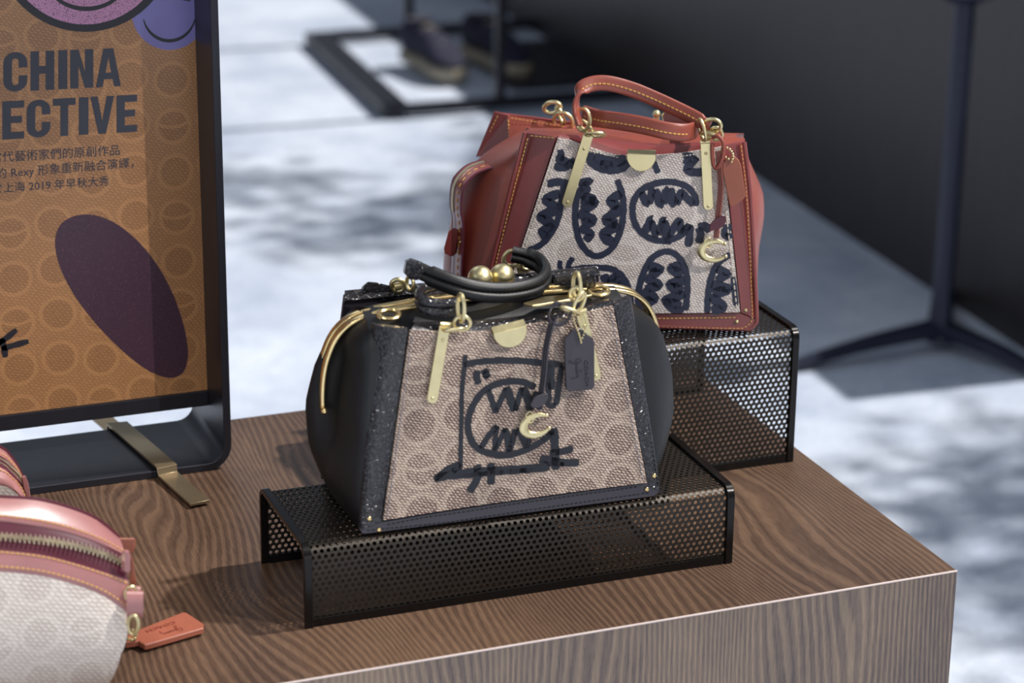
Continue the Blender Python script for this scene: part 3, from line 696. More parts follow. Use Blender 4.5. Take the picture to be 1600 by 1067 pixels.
# piping around the front panel
m = MB(); m.tube([Vector((q_.x, q_.y, max(q_.z, .0026))) for q_ in [b_(x, y, .0005) for x, y in [(748, 508), (772, 398), (800, 285), (820, 207)]]], .0022, 10)
m.tube(cr([Vector((q_.x, q_.y, max(q_.z, .0026))) for q_ in [b_(x, y, .0005) for x, y in [(1163, 222), (1172, 300), (1178, 400), (1182, 492), (1180, 506), (1170, 516), (1155, 519), (1050, 521), (900, 520), (752, 514)]]], 5), .0022, 10)
m.build('piping', 'red_band', BB)
st = MB()
st.stitch([b_(x, y, -.0018) for x, y in [(757, 492), (778, 398), (806, 285), (826, 211)]], NA, L=.0028)
st.stitch(cr([b_(x, y, -.0018) for x, y in [(1158, 226), (1166, 300), (1172, 400), (1175.5, 490), (1173, 503), (1164, 511), (1150, 513), (1050, 511), (900, 509), (768, 506)]], 5), NA, L=.0028)
st.stitch([b_(x, y, -.0018) for x, y in [(1150, 496), (1050, 497.5), (900, 498.5), (786, 500)]], NA, L=.0028)
st.stitch([b_(x, y, -.0012) for x, y in [(828, 212), (868, 216)]], NA, L=.0028)
st.build('border_stitching', 'stitch_yellow', BB, kind='stuff')
st = MB(); st.stitch([b_(787, 487, -.0049), b_(876, 221, -.0049)], NA, L=.0045, gap=.002, w=.0007)
st.stitch([b_(1151.5, 483, -.0049), b_(1124, 235, -.0049)], NA, L=.0045, gap=.002, w=.0007)
st.stitch(cr([b_(880, 223, -.0049), b_(922, 236, -.0049), b_(966, 246, -.0049)], 5), NA, L=.002, w=.0005); st.stitch(cr([b_(1060, 245, -.0049), b_(1092, 240, -.0049)], 5), NA, L=.002, w=.0005)
st.build('canvas_stitching', 'stitch_white', BB, kind='stuff')
for p in [(1165, 484), (1151, 502)]:
    MB().sphere(b_(*p)+NA*.0022, .0021, 12, (1, .6, 1)).build('rivet', 'brass', BB)
# top band between canvas and mouth, mouth flaps
te = cr([BF.at(x, y, v) for x, y, v in [(876, 209, .026), (926, 214, .034), (990, 222, .038), (1050, 224, .038), (1122, 220, .026)]], 6)
tb_ = cr([b_(872, 218, -.003), b_(926, 234, -.003), b_(990, 245, -.003), b_(1060, 242, -.003), b_(1127, 230, -.003)], 6)
pb = MB().rings([tb_, [p.lerp(q, .5)+Vector((0, -.001, .002)) for p, q in zip(tb_, te)], te, [q+Vector((0, .014, -.004)) for q in te]], False, False); pb.build('top_band', 'red_band', BB, auto=80)
st = MB(); st.stitch([p+Vector((0, -.0005, -.003)) for p in te], (0, -1, .4), L=.0026); st.build('band_stitching', 'stitch_yellow', BB, kind='stuff')
# rear panel with flared wings
rear = [BF.at(x, y, .138) for x, y in [(772, 174), (830, 181), (885, 188), (1000, 196), (1110, 206)]]
rl = [Vector((p.x, .146, .035)) for p in rear]; rl[0].x = -.275; rl[-1].x = .0
MB().slab(rear+rl[::-1], Vector((0, 1, .1)), .005, .0008).build('rear_panel', 'red_band', BB)
wing = [BF.at(772, 174, .136), BF.at(793, 180, .125), BF.at(800, 239, .100), BF.at(746, 240, .125)]
g1 = MB().slab([BF.at(772, 174, .134), BF.at(795, 180, .124), BF.at(797, 241, .112), BF.at(743, 245, .126)], Vector((-.4, -1, .2)), .004, .0006).build('rear_wing', 'red_band', BB)
m = MB().rings([cr([BF.at(x, y, v) for x, y, v in [(793, 180, .124), (840, 187, .118), (890, 195, .112), (1000, 205, .108)]], 5),
                cr([BF.at(x, y, v) for x, y, v in [(795, 205, .110), (840, 215, .098), (890, 222, .09), (1000, 228, .085)]], 5),
                cr([BF.at(x, y, v) for x, y, v in [(797, 241, .095), (840, 236, .078), (890, 232, .070), (1000, 238, .066)]], 5)], False, False)
m.build('mouth_gusset', 'red_leather', BB, auto=80)
st = MB(); st.stitch([BF.at(x, y, v) for x, y, v in [(778, 180, .1295), (766, 205, .1285), (752, 236, .1275)]], (-.4, -1, .2), L=.0028)
st.stitch([BF.at(x, y, v) for x, y, v in [(797, 184, .1180), (840, 191, .1120), (885, 198, .1060)]], (0, -1, .4), L=.0028)
st.stitch([BF.at(x, y, v) for x, y, v in [(794, 186, .119), (795, 210, .109), (798, 236, .096)]], (-.5, -1, .2), L=.0028)
st.build('mouth_stitching', 'stitch_yellow', BB, kind='stuff')
# zip gusset round the left end
def gz(pts): return cr([BF.at(x, y, v) for x, y, v in pts], 8)
zc = [(708, 430, .034), (709, 400, .034), (711, 372, .034), (711, 344, .034), (708, 325, .034), (708, 306, .035), (711, 288, .036), (719, 275, .040), (733, 263, .046), (752, 256, .052), (775, 251, .058)]
zp = gz([(x+5, y+2, v) for x, y, v in zc])
W3 = Vector((.45, -.9, 0))
nL = Vector((-.9, -.45, .1))
zt = MB().sweep(zp, rsec(.0290, .0030, .4), lambda t: W3).build('zip_band', 'red_band', BB, auto=70)
te_ = MB()
def fr3(T):
    w_ = (W3-T*T.dot(W3)).normalized(); o_ = w_.cross(T).normalized()
    return w_, (o_ if o_.dot(nL+Vector((0, 0, .6))) > 0 else -o_)
for i, (p, q) in enumerate(zip(zp, zp[1:])):
    if i < 30: continue
    for s_ in (0, .5):
        c = p.lerp(q, s_); w_, o_ = fr3((q-p).normalized())
        sd_ = .0010 if (i*2+int(s_*2)) % 2 else -.0010
        te_.sphere(c+o_*.0020-w_*.005+w_*sd_*1.3, .0010, 6)
te_.build('zip_teeth', 'zip_teeth', zt, kind='stuff')
def offs(P, d, lift=.0018):
    out = []
    for i, p in enumerate(P):
        w_, o_ = fr3((P[min(i+1, len(P)-1)]-P[max(i-1, 0)]).normalized()); out.append(p+w_*d+o_*lift)
    return out
m = MB(); m.sweep(offs(zp, -.005, .0006), rsec(.0060, .0022, .5), lambda t: W3); m.build('zip_tape', 'edge_red', zt)
st = MB(); st.stitch(offs(zp, .0065), nL, L=.0045, gap=.0035, w=.0006)
st.build('zip_stitching', 'stitch_yellow', zt, kind='stuff')
m = MB(); m.tube(offs(zp, .0146, .0004), .0012, 8); m.tube(offs(zp, -.0146, .0004), .0012, 8); m.build('zip_piping', 'edge_red', zt)
MB().slab([BF.at(x, y, .026) for x, y in [(700, 362), (706, 357), (714, 360), (715, 370), (710, 396), (704, 401), (694, 396), (693, 388)]], (-.7, -1, .1), .004, .0006).build('zip_tab', 'red_band', BB)
MB().sphere(BF.at(722, 378, .026)+Vector((-.002, -.001, 0)), .0018, 10).build('rivet', 'gold', BB)
# front clips and chains
clip_bar(BF, (920, 209), (884, 323), .0052, 'handle_clip', BB, lambda x, y: b_(x, y, -.0065), NA, (.2, .93))
clip_bar(BF, (1102, 222), (1107, 328), .0050, 'handle_clip', BB, lambda x, y: b_(x, y, -.0065), NA, (.16, .94))
bar_links(BB, [(930, 210, -.012, (0, .6, 1), (1, 0, .1), .0095, .0062, .0019), (915, 198, -.012, (.6, 1, .5), (1, 0, -.8), .0090, .0050, .0018), (911, 187, -.014, (.6, 1, .2), (.3, 0, 1), .0125, .0080, .0019)], b_)
bar_links(BB, [(1107, 211, -.012, (.2, .8, 1), (1, 0, .2), .0080, .0055, .0019), (1097, 203, -.013, (1, .5, .2), (-.7, 0, 1), .0110, .0060, .0018), (1112, 197, -.012, (.3, 1, .3), (1, 0, .6), .0100, .0075, .0020), (1119, 209, -.010, (.2, 1, .2), (0, 0, 1), .0070, .0060, .0018)], b_)
bar_links(BB, [(863, 168, .118, (.3, 1, .4), (1, 0, .6), .0100, .0065, .0022), (876, 180, .116, (1, .6, .4), (.6, 0, -.8), .0095, .0055, .0019), (880, 190, .112, (.3, 1, .2), (1, 0, .1), .0105, .0100, .0021)], lambda x, y, v: BF.at(x, y, v))
for x, y in [(1026, 178), (1040, 181)]:
    m = MB(); c = BF.at(x, y, .116); m.sphere(c, .0042, 12); m.tube([c-Vector((0, 0, .012)), c], .003, 10); m.build('rivet_post', 'brass', BB)
cl0 = b_(980, 240, -.0085); cl1 = b_(1024.5, 241, -.0085); cc = (cl0+cl1)/2; X = (cl1-cl0).normalized(); Yd = NA.cross(X); Yd = Yd if Yd.z < 0 else -Yd
hd = [cl0+NA*.002, cl1+NA*.002]+[cc+NA*.002+X*(.0150*math.cos(t))+Yd*(.0175*math.sin(t)) for t in [math.pi*k/14 for k in range(1, 14)]]
o = MB().slab(hd, NA, .0018, .0004).build('flap_clasp', 'brass', BB)
MB().slab([cl0+NA*.002, cl1+NA*.002, cl1+Vector((0, .006, .003)), cl0+Vector((0, .006, .003))], (0, -.5, 1), .0018, .0003).build('clasp_lip', 'brass', o)
# standing front handle
hp = cr([BF.at(x, y, v) for x, y, v in [(906, 196, -.004), (901, 178, .000), (901, 158, .006), (908, 140, .012), (925, 131, .018), (950, 130, .022), (985, 139, .026), (1020, 153, .026), (1055, 169, .022), (1085, 184, .016), (1108, 198, .008)]], 8)
hA = MB().sweep(hp, lambda t: rsec(.0155 if .08 < t < .94 else .013, .0050, .6), lambda t: (.15, 1-.9*min(1, max(0, 1.6*abs(t-.0))), .15+.9*min(1, 1.6*t))).build('handle', 'red_leather', BB, auto=80)
st = MB(); st.stitch([p+Vector((0, -.0034, 0)) for p in hp[10:]], (0, -1, .2), L=.0032, w=.0006); st.build('handle_stitching', 'stitch_yellow', hA, kind='stuff')
# rear handle flopped forward
hp = cr([BF.at(x, y, v) for x, y, v in [(912, 178, .034), (935, 185, .020), (970, 190, .006), (1005, 196, -.002), (1040, 204, -.006), (1066, 207, -.002), (1081, 205, .008), (1088, 199, .024), (1084, 191, .046), (1065, 187, .072), (1040, 188, .100)]], 8)
hB = MB().sweep(hp, rsec(.0178, .0052, .6), (0, .15, 1)).build('handle', 'red_leather', BB, auto=80)
st = MB(); st.stitch([p+Vector((0, -.0034, -.001)) for p in hp[:52]], (0, -1, .2), L=.0032, w=.0006); st.build('handle_stitching', 'stitch_yellow', hB, kind='stuff')
# hang tag, strap, leaf knot, charm
tg = tag_plate(BB, [b_(x, y, -.014) for x, y in [(1129, 266), (1129, 257), (1136, 247), (1146, 243), (1154, 250), (1158, 258), (1165, 305), (1162, 311), (1144, 324), (1140, 321)]], NA, 'tan_leather', 'edge_red')
beads(tg, [b_(x, y, -.0165) for x, y in [(1143, 253), (1146, 243), (1141, 234), (1133, 230), (1126, 234), (1130, 242), (1139, 249)]], .0013, .0026)
tp = [b_(x, y, v) for x, y, v in [(1114, 214, -.014), (1122, 213, -.017), (1130, 224, -.018), (1129, 246, -.018), (1121, 262, -.017), (1115, 258, -.015), (1113, 240, -.014), (1113, 224, -.013)]]
ts = MB().sweep(cr(tp, 8), rsec(.0060, .0042, .7), (0, -1, .2)).build('charm_strap', 'red_leather', BB)
for dx, vv in ((-3, -.012), (0, -.0136), (3, -.015)):
    MB().sweep(cr([b_(x+dx, y, vv) for x, y in [(1122, 236), (1124, 262), (1126, 290), (1124, 320), (1121, 345), (1119, 372)]], 6), rsec(.0019, .0016, .6, 8), (1, 0, 0)).build('thong', 'red_leather', ts)
MB().slab([b_(x, y, -.0175) for x, y in [(1108, 364), (1109, 352), (1116, 343), (1126, 337), (1134, 338), (1135, 346), (1130, 354), (1121, 359), (1113, 360)]], NA, .0015, .0004).build('leaf_knot', 'edge_red', ts)
CX = (b_(1134, 390, -.012)-b_(1104, 392, -.012)).normalized(); CY = NA.cross(CX); CY = CY if CY.z > 0 else -CY
ch = c_charm(BB, b_(1116.5, 392, -.0135), CX, CY, NA, .0132, .0096)
MB().link(b_(1107, 379, -.014), NA, CY, .0052, .0038, .0007, 18, 6).build('split_ring', 'brass', ch)
ik = MB()
def sB(l, w): ik.ink([b_(660+min(x, 1234+(y-240)*.112)/2.668, 140+y/2.668, -.0047) for x, y in l], w, NI, lift=.0002)
W1 = .0066
for l, w in [
 ([(690, 385), (652, 430), (638, 500), (640, 570), (660, 640), (700, 685), (740, 692), (790, 660), (825, 590), (838, 510), (834, 440), (812, 375)], W1),
 ([(650, 392), (690, 382), (706, 392)], .008), ([(690, 400), (672, 440), (722, 462)], .0102), ([(660, 460), (715, 470), (665, 500)], .0110), ([(650, 510), (708, 545), (665, 560)], .0110), ([(655, 575), (700, 600), (680, 630)], .0088),
 ([(828, 430), (785, 465), (818, 490)], .0095), ([(830, 490), (768, 545), (812, 560)], .0110), ([(820, 560), (758, 605), (795, 640)], .0110),
 ([(1140, 485), (1138, 450), (1108, 408), (1050, 386), (985, 388), (925, 410), (885, 455), (876, 510), (892, 570), (935, 612), (990, 630), (1045, 622), (1090, 598), (1112, 560)], W1),
 ([(915, 425), (928, 468), (948, 478)], .0073), ([(948, 478), (955, 425), (970, 415)], .0073), ([(970, 415), (988, 470), (1008, 478)], .0088), ([(1008, 478), (1012, 430), (1030, 410)], .0073), ([(1030, 410), (1040, 460), (1060, 480)], .0102), ([(1060, 480), (1078, 430), (1100, 450), (1132, 480)], .008),
 ([(925, 600), (950, 545), (960, 540)], .0081), ([(955, 545), (970, 600), (985, 610)], .0073), ([(985, 605), (1003, 548), (1010, 545)], .0081), ([(1008, 545), (1020, 620), (1030, 625)], .0095), ([(1030, 610), (1070, 545), (1078, 600)], .0073), ([(1078, 600), (1115, 575), (1108, 655)], .008), ([(1150, 575), (1160, 600), (1152, 640)], .008), ([(1150, 575), (1180, 570), (1200, 590)], .009),
 ([(520, 395), (560, 385), (608, 392)], .008), ([(590, 395), (578, 470), (565, 540), (535, 600), (495, 645), (440, 672)], W1),
 ([(575, 430), (515, 458), (560, 490)], .0095), ([(565, 500), (495, 530), (545, 560)], .0102), ([(550, 565), (500, 590), (520, 620)], .0088),
 ([(560, 275), (590, 300), (615, 310), (640, 300)], .0102), ([(575, 250), (580, 300)], .0073), ([(550, 318), (590, 325), (630, 300)], .008),
 ([(700, 262), (705, 300), (740, 325), (790, 335), (835, 325), (858, 300)], .0088), ([(715, 280), (780, 300), (850, 290)], .0110), ([(740, 312), (800, 318)], .0102),
 ([(965, 300), (972, 320), (983, 348)], .006),
 ([(1090, 290), (1120, 300), (1140, 280), (1105, 335), (1150, 345), (1172, 342)], .0088), ([(1085, 275), (1130, 275)], .006),
 ([(575, 712), (573, 735), (580, 752)], .005), ([(628, 700), (612, 725), (608, 750)], .0055),
 ([(590, 760), (660, 745), (740, 742), (800, 752), (842, 790), (862, 840), (870, 900)], W1), ([(755, 770), (775, 815), (800, 780), (815, 822), (840, 800)], .009),
 ([(905, 915), (900, 850), (920, 770), (955, 705), (1010, 675), (1060, 690), (1095, 745), (1105, 820), (1098, 920)], W1),
 ([(940, 735), (988, 748), (950, 775)], .0102), ([(930, 780), (985, 815), (930, 830)], .0096), ([(915, 840), (965, 870), (920, 890)], .0110), ([(915, 900), (945, 915)], .0073),
 ([(1080, 735), (1040, 745), (1082, 775)], .0102), ([(1095, 790), (1035, 815), (1085, 840)], .0110), ([(1095, 850), (1015, 880), (1080, 900)], .0102), ([(1010, 875), (1040, 915), (1090, 915)], .0073),
 ([(1310, 690), (1265, 698), (1225, 735), (1200, 800), (1190, 870), (1188, 930)], W1),
 ([(1225, 745), (1270, 768), (1225, 795)], .0088), ([(1205, 810), (1272, 832), (1210, 850)], .0110), ([(1200, 860), (1252, 905), (1205, 920)], .0102),
 ([(1312, 560), (1285, 575), (1262, 600), (1300, 612), (1312, 600)], .0088), ([(1318, 780), (1310, 900)], .006)]:
    sB(l, w)
ik.build('inked_drawing', 'ink_navy', BB, smooth=False, label='navy brush drawings of toothy mouths')
# ------------------------------------------------------------------ poster stand
PX, PY0, PY1, PT = -.5755, .476, .606, .008
PS = root('poster_stand', 'black metal poster stand on the table with a caramel monogram event poster', 'poster stand', loc=(-.84, .54, 0))
P0 = Vector((-.84, .54, 0))
r = .022; x1, x0, zt = PX-PT/2, -1.13, .66
def arcp(cx, cz, a0, a1): return [(cx+r*math.cos(math.radians(a)), cz+r*math.sin(math.radians(a))) for a in np.linspace(a0, a1, 7)]
loop = arcp(x1-r, PT/2+r, 0, -90)+arcp(x0+r, PT/2+r, -90, -180)+arcp(x0+r, zt-r, 180, 90)+arcp(x1-r, zt-r, 90, 0)
m = MB(); wY = (PY1-PY0)
m.sweep([Vector((a, (PY0+PY1)/2, b))-P0 for a, b in loop], [(-wY/2, -PT/2), (wY/2, -PT/2), (wY/2, PT/2), (-wY/2, PT/2)], (0, 1, 0), loop=True)
bevel(m.build('frame', 'stand', PS, True, auto=40), .0008)
YP = .541
def p_(x, y, d=0): return ony(x, y, YP-d)-P0
def pw(x, y): return ony(x, y, YP)
zb = (pw(160, 628)).z
ze = p_(160, 623).z; 
pL, pR = x0+PT, PX-PT
m = MB(); m.box((pL+.84, 0, zb-.0165), (pR+.84, .012, zt-PT)); bevel(m.build('backing_panel', 'black_print', PS, False), .0006)
m = MB(); m.box((pL+.84, -.0045, zb-.0165), (pR+.84, -.0001, zb)); bevel(m.build('bottom_rail', 'stand', PS, False), .0008)
m = MB(); m.add([(pL+.84, -.0008, zb), (pR+.84, -.0008, zb), (pR+.84, -.0008, zt-PT-.001), (pL+.84, -.0008, zt-PT-.001), (pL+.84, -.0002, zb), (pR+.84, -.0002, zb), (pR+.84, -.0002, zt-PT-.001), (pL+.84, -.0002, zt-PT-.001)], [(0,1,2,3),(7,6,5,4),(0,4,5,1),(1,5,6,2),(2,6,7,3),(3,7,4,0)])
POS = m.build('poster', 'poster', PS, False, label='caramel monogram poster sheet with dark lettering')
FN = Vector((0, -1, 0))
def flat(pts, d=.0011):
    return [Vector((p.x, -d, p.z)) for p in pts]
def glyphs(mb, x0, y0, x1, y1, hx0, hx1, sk, word, widths):
    pass
# bold condensed block capitals built from their outlines, set between a base line and a cap line
def U(l): return l
ST = .36
def glyph(c):
    s = ST; h = .185
    if c == 'I': return [[(0, 0), (1, 0), (1, 1), (0, 1)]]
    if c == 'H': return [[(0, 0), (s, 0), (s, .42), (1-s, .42), (1-s, 0), (1, 0), (1, 1), (1-s, 1), (1-s, .62), (s, .62), (s, 1), (0, 1)]]
    if c == 'N': return [[(0, 0), (s, 0), (s, .58), (1-s, 0), (1, 0), (1, 1), (1-s, 1), (1-s, .42), (s, 1), (0, 1)]]
    if c == 'E': return [[(0, 0), (1, 0), (1, h), (s*1.1, h), (s*1.1, .42), (.9, .42), (.9, .60), (s*1.1, .60), (s*1.1, 1-h), (1, 1-h), (1, 1), (0, 1)]]
    if c == 'T': return [[(.33, 0), (.67, 0), (.67, 1-h), (1, 1-h), (1, 1), (0, 1), (0, 1-h), (.33, 1-h)]]
    if c == 'V': return [[(.34, 0), (.66, 0), (1, 1), (.69, 1), (.5, .34), (.31, 1), (0, 1)]]
    if c == 'A': return [[(0, 0), (.27, 0), (.335, .2), (.665, .2), (.73, 0), (1, 0), (.70, 1), (.30, 1)], [(.39, .37), (.61, .37), (.5, .76)]]
    if c == 'C':
        o = [(.5+.5*math.cos(math.radians(a)), .27+.27*math.sin(math.radians(a))) for a in range(0, -181, -20)]+[(.5+.5*math.cos(math.radians(a)), .73+.27*math.sin(math.radians(a))) for a in range(180, -1, -20)]
        i = [(.5+.14*math.cos(math.radians(a)), .75+.09*math.sin(math.radians(a))) for a in range(0, 181, 30)]+[(.5+.14*math.cos(math.radians(a)), .25+.09*math.sin(math.radians(a))) for a in range(180, 361, 30)]
        return [[(1, .40)]+o+[(1, .60), (.64, .60)]+i+[(.64, .40)]]
def word(mb, items, bl_, cap):
    """items: (char, x0, x1) in poster pixels at the base line; bl_/cap: lines y = a + b x"""
    for c, xa, xb in items:
        for gi, poly in enumerate(glyph(c)):
            pts = []
            for u, v in poly:
                X = xa+(xb-xa)*u; yb = bl_[0]+bl_[1]*X; yc = cap[0]+cap[1]*X
                pts.append(p_(X-4.0*v/80*0, yb+(yc-yb)*v))
            f = flat(pts, .0012 if gi == 0 else .0013)
            n = len(f); k = len(mb.v); mb.mi = gi
            mb.add(f, [tuple(range(n))])
mb = MB()
word(mb, [('C', 4.5, 42), ('H', 47, 84), ('I', 90.5, 104.5), ('N', 109, 145), ('A', 149, 188)], (143.5, -.052), (81.5, -.0385))
word(mb, [('E', 3, 37), ('C', 41, 78), ('T', 82, 117.5), ('I', 122.5, 137.5), ('V', 140.5, 177.5), ('E', 181.5, 213.5)], (217.5, -.060), (158, -.052))
mb.build('headline_lettering', ['poster_ink', 'poster'], POS, False, label='bold dark capitals reading CHINA and ECTIVE')
def tline(txt, x0_, y0_, x1_, y1_, hpx, nm):
    a = p_(x0_, y0_); b = p_(x1_, y1_); a.y = b.y = -.0012
    X = (b-a).normalized(); Y = Vector((-X.z, 0, X.x))
    o = text_mesh(txt, 1, nm, 'poster_ink', POS, Matrix.Identity(4), .0)
    xs = [v.co.x for v in o.data.vertices]; w_ = max(xs)-min(xs); x_min = min(xs)
    hs = hpx
    sc = (b-a).length/w_
    mm = Matrix((X, Y, X.cross(Y))).transposed().to_4x4(); mm.translation = a-X*x_min*sc
    o.data.transform(mm @ Matrix.Diagonal((sc, sc, sc, 1)))
    for p in o.data.vertices: p.co.y = -.0012
    return o
tline('當代藝術家們的原創作品', -14.5, 252, 186.5, 240, 14, 'small_lettering')
tline('的 Rexy 形象重新融合演繹，', -6, 277, 208, 259.5, 14, 'small_lettering')
tline('於上海 2019 年早秋大秀', -13, 300, 170, 288, 14, 'small_lettering')
def disc(mb, cx, cy, rx, ry, d, n=48, a0=0, a1=360):
    c = [p_(cx+rx*math.cos(math.radians(a)), cy+ry*math.sin(math.radians(a))) for a in np.linspace(a0, a1, n, endpoint=False)]
    f = flat(c, d); mb.add(f, [tuple(range(len(f)))[::-1]])
m = MB(); disc(m, 132, -88, 139, 137, .0013, 64); m.build('round_emblem', 'black_print', POS, False)
m = MB(); disc(m, 132, -88, 126, 125.5, .0015, 64); m.build('round_emblem', 'pink_glitter', POS, False, label='pink glitter smiling disc with a dark rim')
def arcink(cx, cy, rx, ry, a0, a1, w, mat, nm, d):
    P = [p_(cx+rx*math.cos(math.radians(a)), cy+ry*math.sin(math.radians(a))) for a in np.linspace(a0, a1, 26)]
    P = flat(P, d); R = []
    for i, q in enumerate(P):
        T = (P[min(i+1, 25)]-P[max(i-1, 0)]).normalized(); nn_ = Vector((T.z, 0, -T.x)); ww = w*(1-.75*abs(i/12.5-1)**2.2)
        R.append([q+nn_*ww, q-nn_*ww])
    MB().rings(R, False, False).build(nm, mat, POS, False)
arcink(134, -60, 74, 73, 25, 155, .0022, 'black_print', 'smile_line', .0017)
m = MB(); disc(m, 263.5, 16, 59, 61.5, .0010, 56); m.build('round_emblem', 'lilac', POS, False, label='lilac smiling disc')
arcink(263.5, 20, 41, 43, 12, 168, .0017, 'black_print', 'smile_line', .0012)
for l in [[(303, 15), (310, 13), (311, 19)], [(222, 5), (228, 8)], [(281, -2), (297, 1)]]:
    P = flat([p_(*q) for q in l], .0012); MB().ink(P, .0011, FN, 3, 0).build('eye_mark', 'black_print', POS, False)
# plain oval stand-in patch and the brush marks at the left
blob = []
for k in range(20):                             # plain leaning oval, not a figure
    t = 2*math.pi*k/20; rr = 1+.05*math.sin(3*t+1); a_x, a_y = 150*rr*math.cos(t), 66*rr*math.sin(t)
    ang_ = math.radians(54); blob.append((192+a_x*math.cos(ang_)-a_y*math.sin(ang_), 456+a_x*math.sin(ang_)+a_y*math.cos(ang_)))
P = flat(cr([p_(*q) for q in blob], 4, True), .0011); m = MB(); m.add(P, [tuple(range(len(P)))]); m.build('printed_patch', 'plum', POS, False, label='dark plum halftone patch')
m = MB()
for l in [[(-14, 540), (8, 528), (25, 514)], [(2, 544), (22, 538), (44, 532)], [(2, 528), (6, 545), (8, 557)]]:
    m.ink(flat([p_(*q) for q in l], .0013), .0062, FN, 4, 0)
m.build('brush_marks', 'black_print', POS, False)
# bronze bar laid across the foot of the stand
bz = [(.655, .0035), (.612, .0035), (.6085, .0125), (.605, .0128), (.4755, .0128), (.4725, .0125), (.470, .0048), (.388, .0046)]
BR = root('bronze_bar', 'flat bronze bar lying across the foot of the poster stand', 'bracket', loc=(-.655, .52, 0))
def bx(y): return -.6735+(.655-y)*.155
m = MB(); m.sweep([Vector((bx(y)+.655, y-.52, z)) for y, z in bz], [(-.0105, -.0014), (.0105, -.0014), (.0105, .0014), (-.0105, .0014)], (1, 0, 0))
bevel(m.build('bar', 'bronze', BR, True, auto=30), .0006)
m = MB(); m.box((bx(.61)+.655-.008, .078, 0), (bx(.61)+.655+.008, .088, .003)); m.build('foot_pad', 'edge_black', BR, False)
m = MB(); m.box((bx(.40)+.655-.007, -.116, 0), (bx(.40)+.655+.007, -.100, .0034)); m.build('foot_pad', 'edge_black', BR, False)

# ------------------------------------------------------------------ belt bag at the left front
O = Vector((-.80, .07, 0))
G = root('belt_bag', 'pale canvas belt bag with rose leather band and brass zip, front left of table', 'belt bag', loc=tuple(O))
def g_(x, y, Y, dz=0): return ony(x, y, Y)-O+Vector((0, 0, dz))
def gc(pts, Y, n=5): return cr([g_(x, y, Y) for x, y in pts], n)
def col(Y0, pts): return gc(pts, Y0)
C1 = [(-330, 930), (-160, 897), (-60, 891), (0, 893), (60, 899), (110, 911), (160, 930), (199, 957)]
C1b = [(-330, 905), (-160, 877), (-60, 873), (0, 875), (62, 881), (112, 893), (162, 912), (201, 936)]
C2 = [(-330, 890), (-160, 862), (-60, 857), (0, 861), (64, 868), (114, 880), (166, 896), (201, 908)]
C3 = [(-330, 868), (-160, 842), (-60, 836), (0, 840), (66, 846), (118, 855), (168, 870), (196, 884)]
C4 = [(-330, 838), (-160, 814), (-60, 810), (0, 813), (64, 822), (112, 833), (160, 850), (196, 868)]
C5 = [(-330, 800), (-160, 778), (-60, 772), (0, 777), (53, 780), (104, 792), (150, 811), (186, 840)]
LY = [(C1, .045), (C1b, .046), (C2, .050), (C3, .058), (C4, .066), (C5, .088)]
Lc = [gc(c, y) for c, y in LY]
n_ = len(Lc[0])
# body: canvas front wraps under and round the right end
front = []
for k in range(9):
    t = k/8; row = []
    for i, p in enumerate(Lc[0]):
        s_ = i/(n_-1); inn = .020*max(0, (s_-.80)/.2)**1.6 + .006*(s_ > .99)
        zt_ = p.z*(1-t); y_ = p.y-.014*math.sin(math.pi*min(1, t*.9))*(1-.3*s_)
        row.append(Vector((p.x-inn*t*t*1.0-(.012*t**3 if i == n_-1 else 0), y_+.004*t, max(zt_, .0008))))
    front.append(row)
back = [Vector((p.x, p.y+.002, .0008)) for p in gc([(x, y) for x, y in C5], .088)]
backt = Lc[5]
end = []
m = MB(); m.rings(front[::-1], False, False)
m.build('canvas_front', 'canvas_c', G, auto=70)
m = MB(); bb_ = [Vector((front[-1][i].x, .030, .0008)) for i in range(n_)]
m.rings([front[-1], bb_, [Vector((p.x, .031, p.z*.5)) for p in backt], [p+Vector((0, .006, -.002)) for p in backt]], False, False)
# end cap
rows = [r_[-1] for r_ in front[::-1]]+[c[-1] for c in Lc[1:]]
cx_ = [Vector((p.x-.004, p.y*.5+.012, p.z)) for p in rows]; dx_ = [Vector((p.x-.016, .028, p.z*.96)) for p in rows]
m.rings([rows, cx_, dx_], False, False); m.build('canvas_back', 'canvas_c', G, auto=70)
U3 = Vector((0, -.35, 1)).normalized()
def band(a, b, nm, lift=.0016, sub=4):
    R = []
    for k in range(sub+1):
        t = k/sub; e = lift*math.sin(math.pi*(.12+.76*t))*1.2
        R.append([p.lerp(q, t)+U3*e for p, q in zip(a, b)])
    R = [[p-U3*.003 for p in R[0]]]+R+[[p-U3*.004 for p in R[-1]]]
    return MB().rings(R, False, False).build(nm, 'pink_leather', G, auto=80)
band(Lc[0], Lc[2], 'lower_band'); band(Lc[4], Lc[5], 'upper_band')
MB().rings([[p-U3*.001 for p in Lc[2]], [p+U3*.0002 for p in Lc[3]], [p-U3*.001 for p in Lc[4]]], False, False).build('zip_tape', 'edge_red', G, auto=80)
m = MB(); m.tube([p+U3*.0006 for p in Lc[5]], .0016, 8); m.build('edge_piping', 'edge_red', G)
m = MB(); ZP = Lc[3]; dd = 0; k = 0
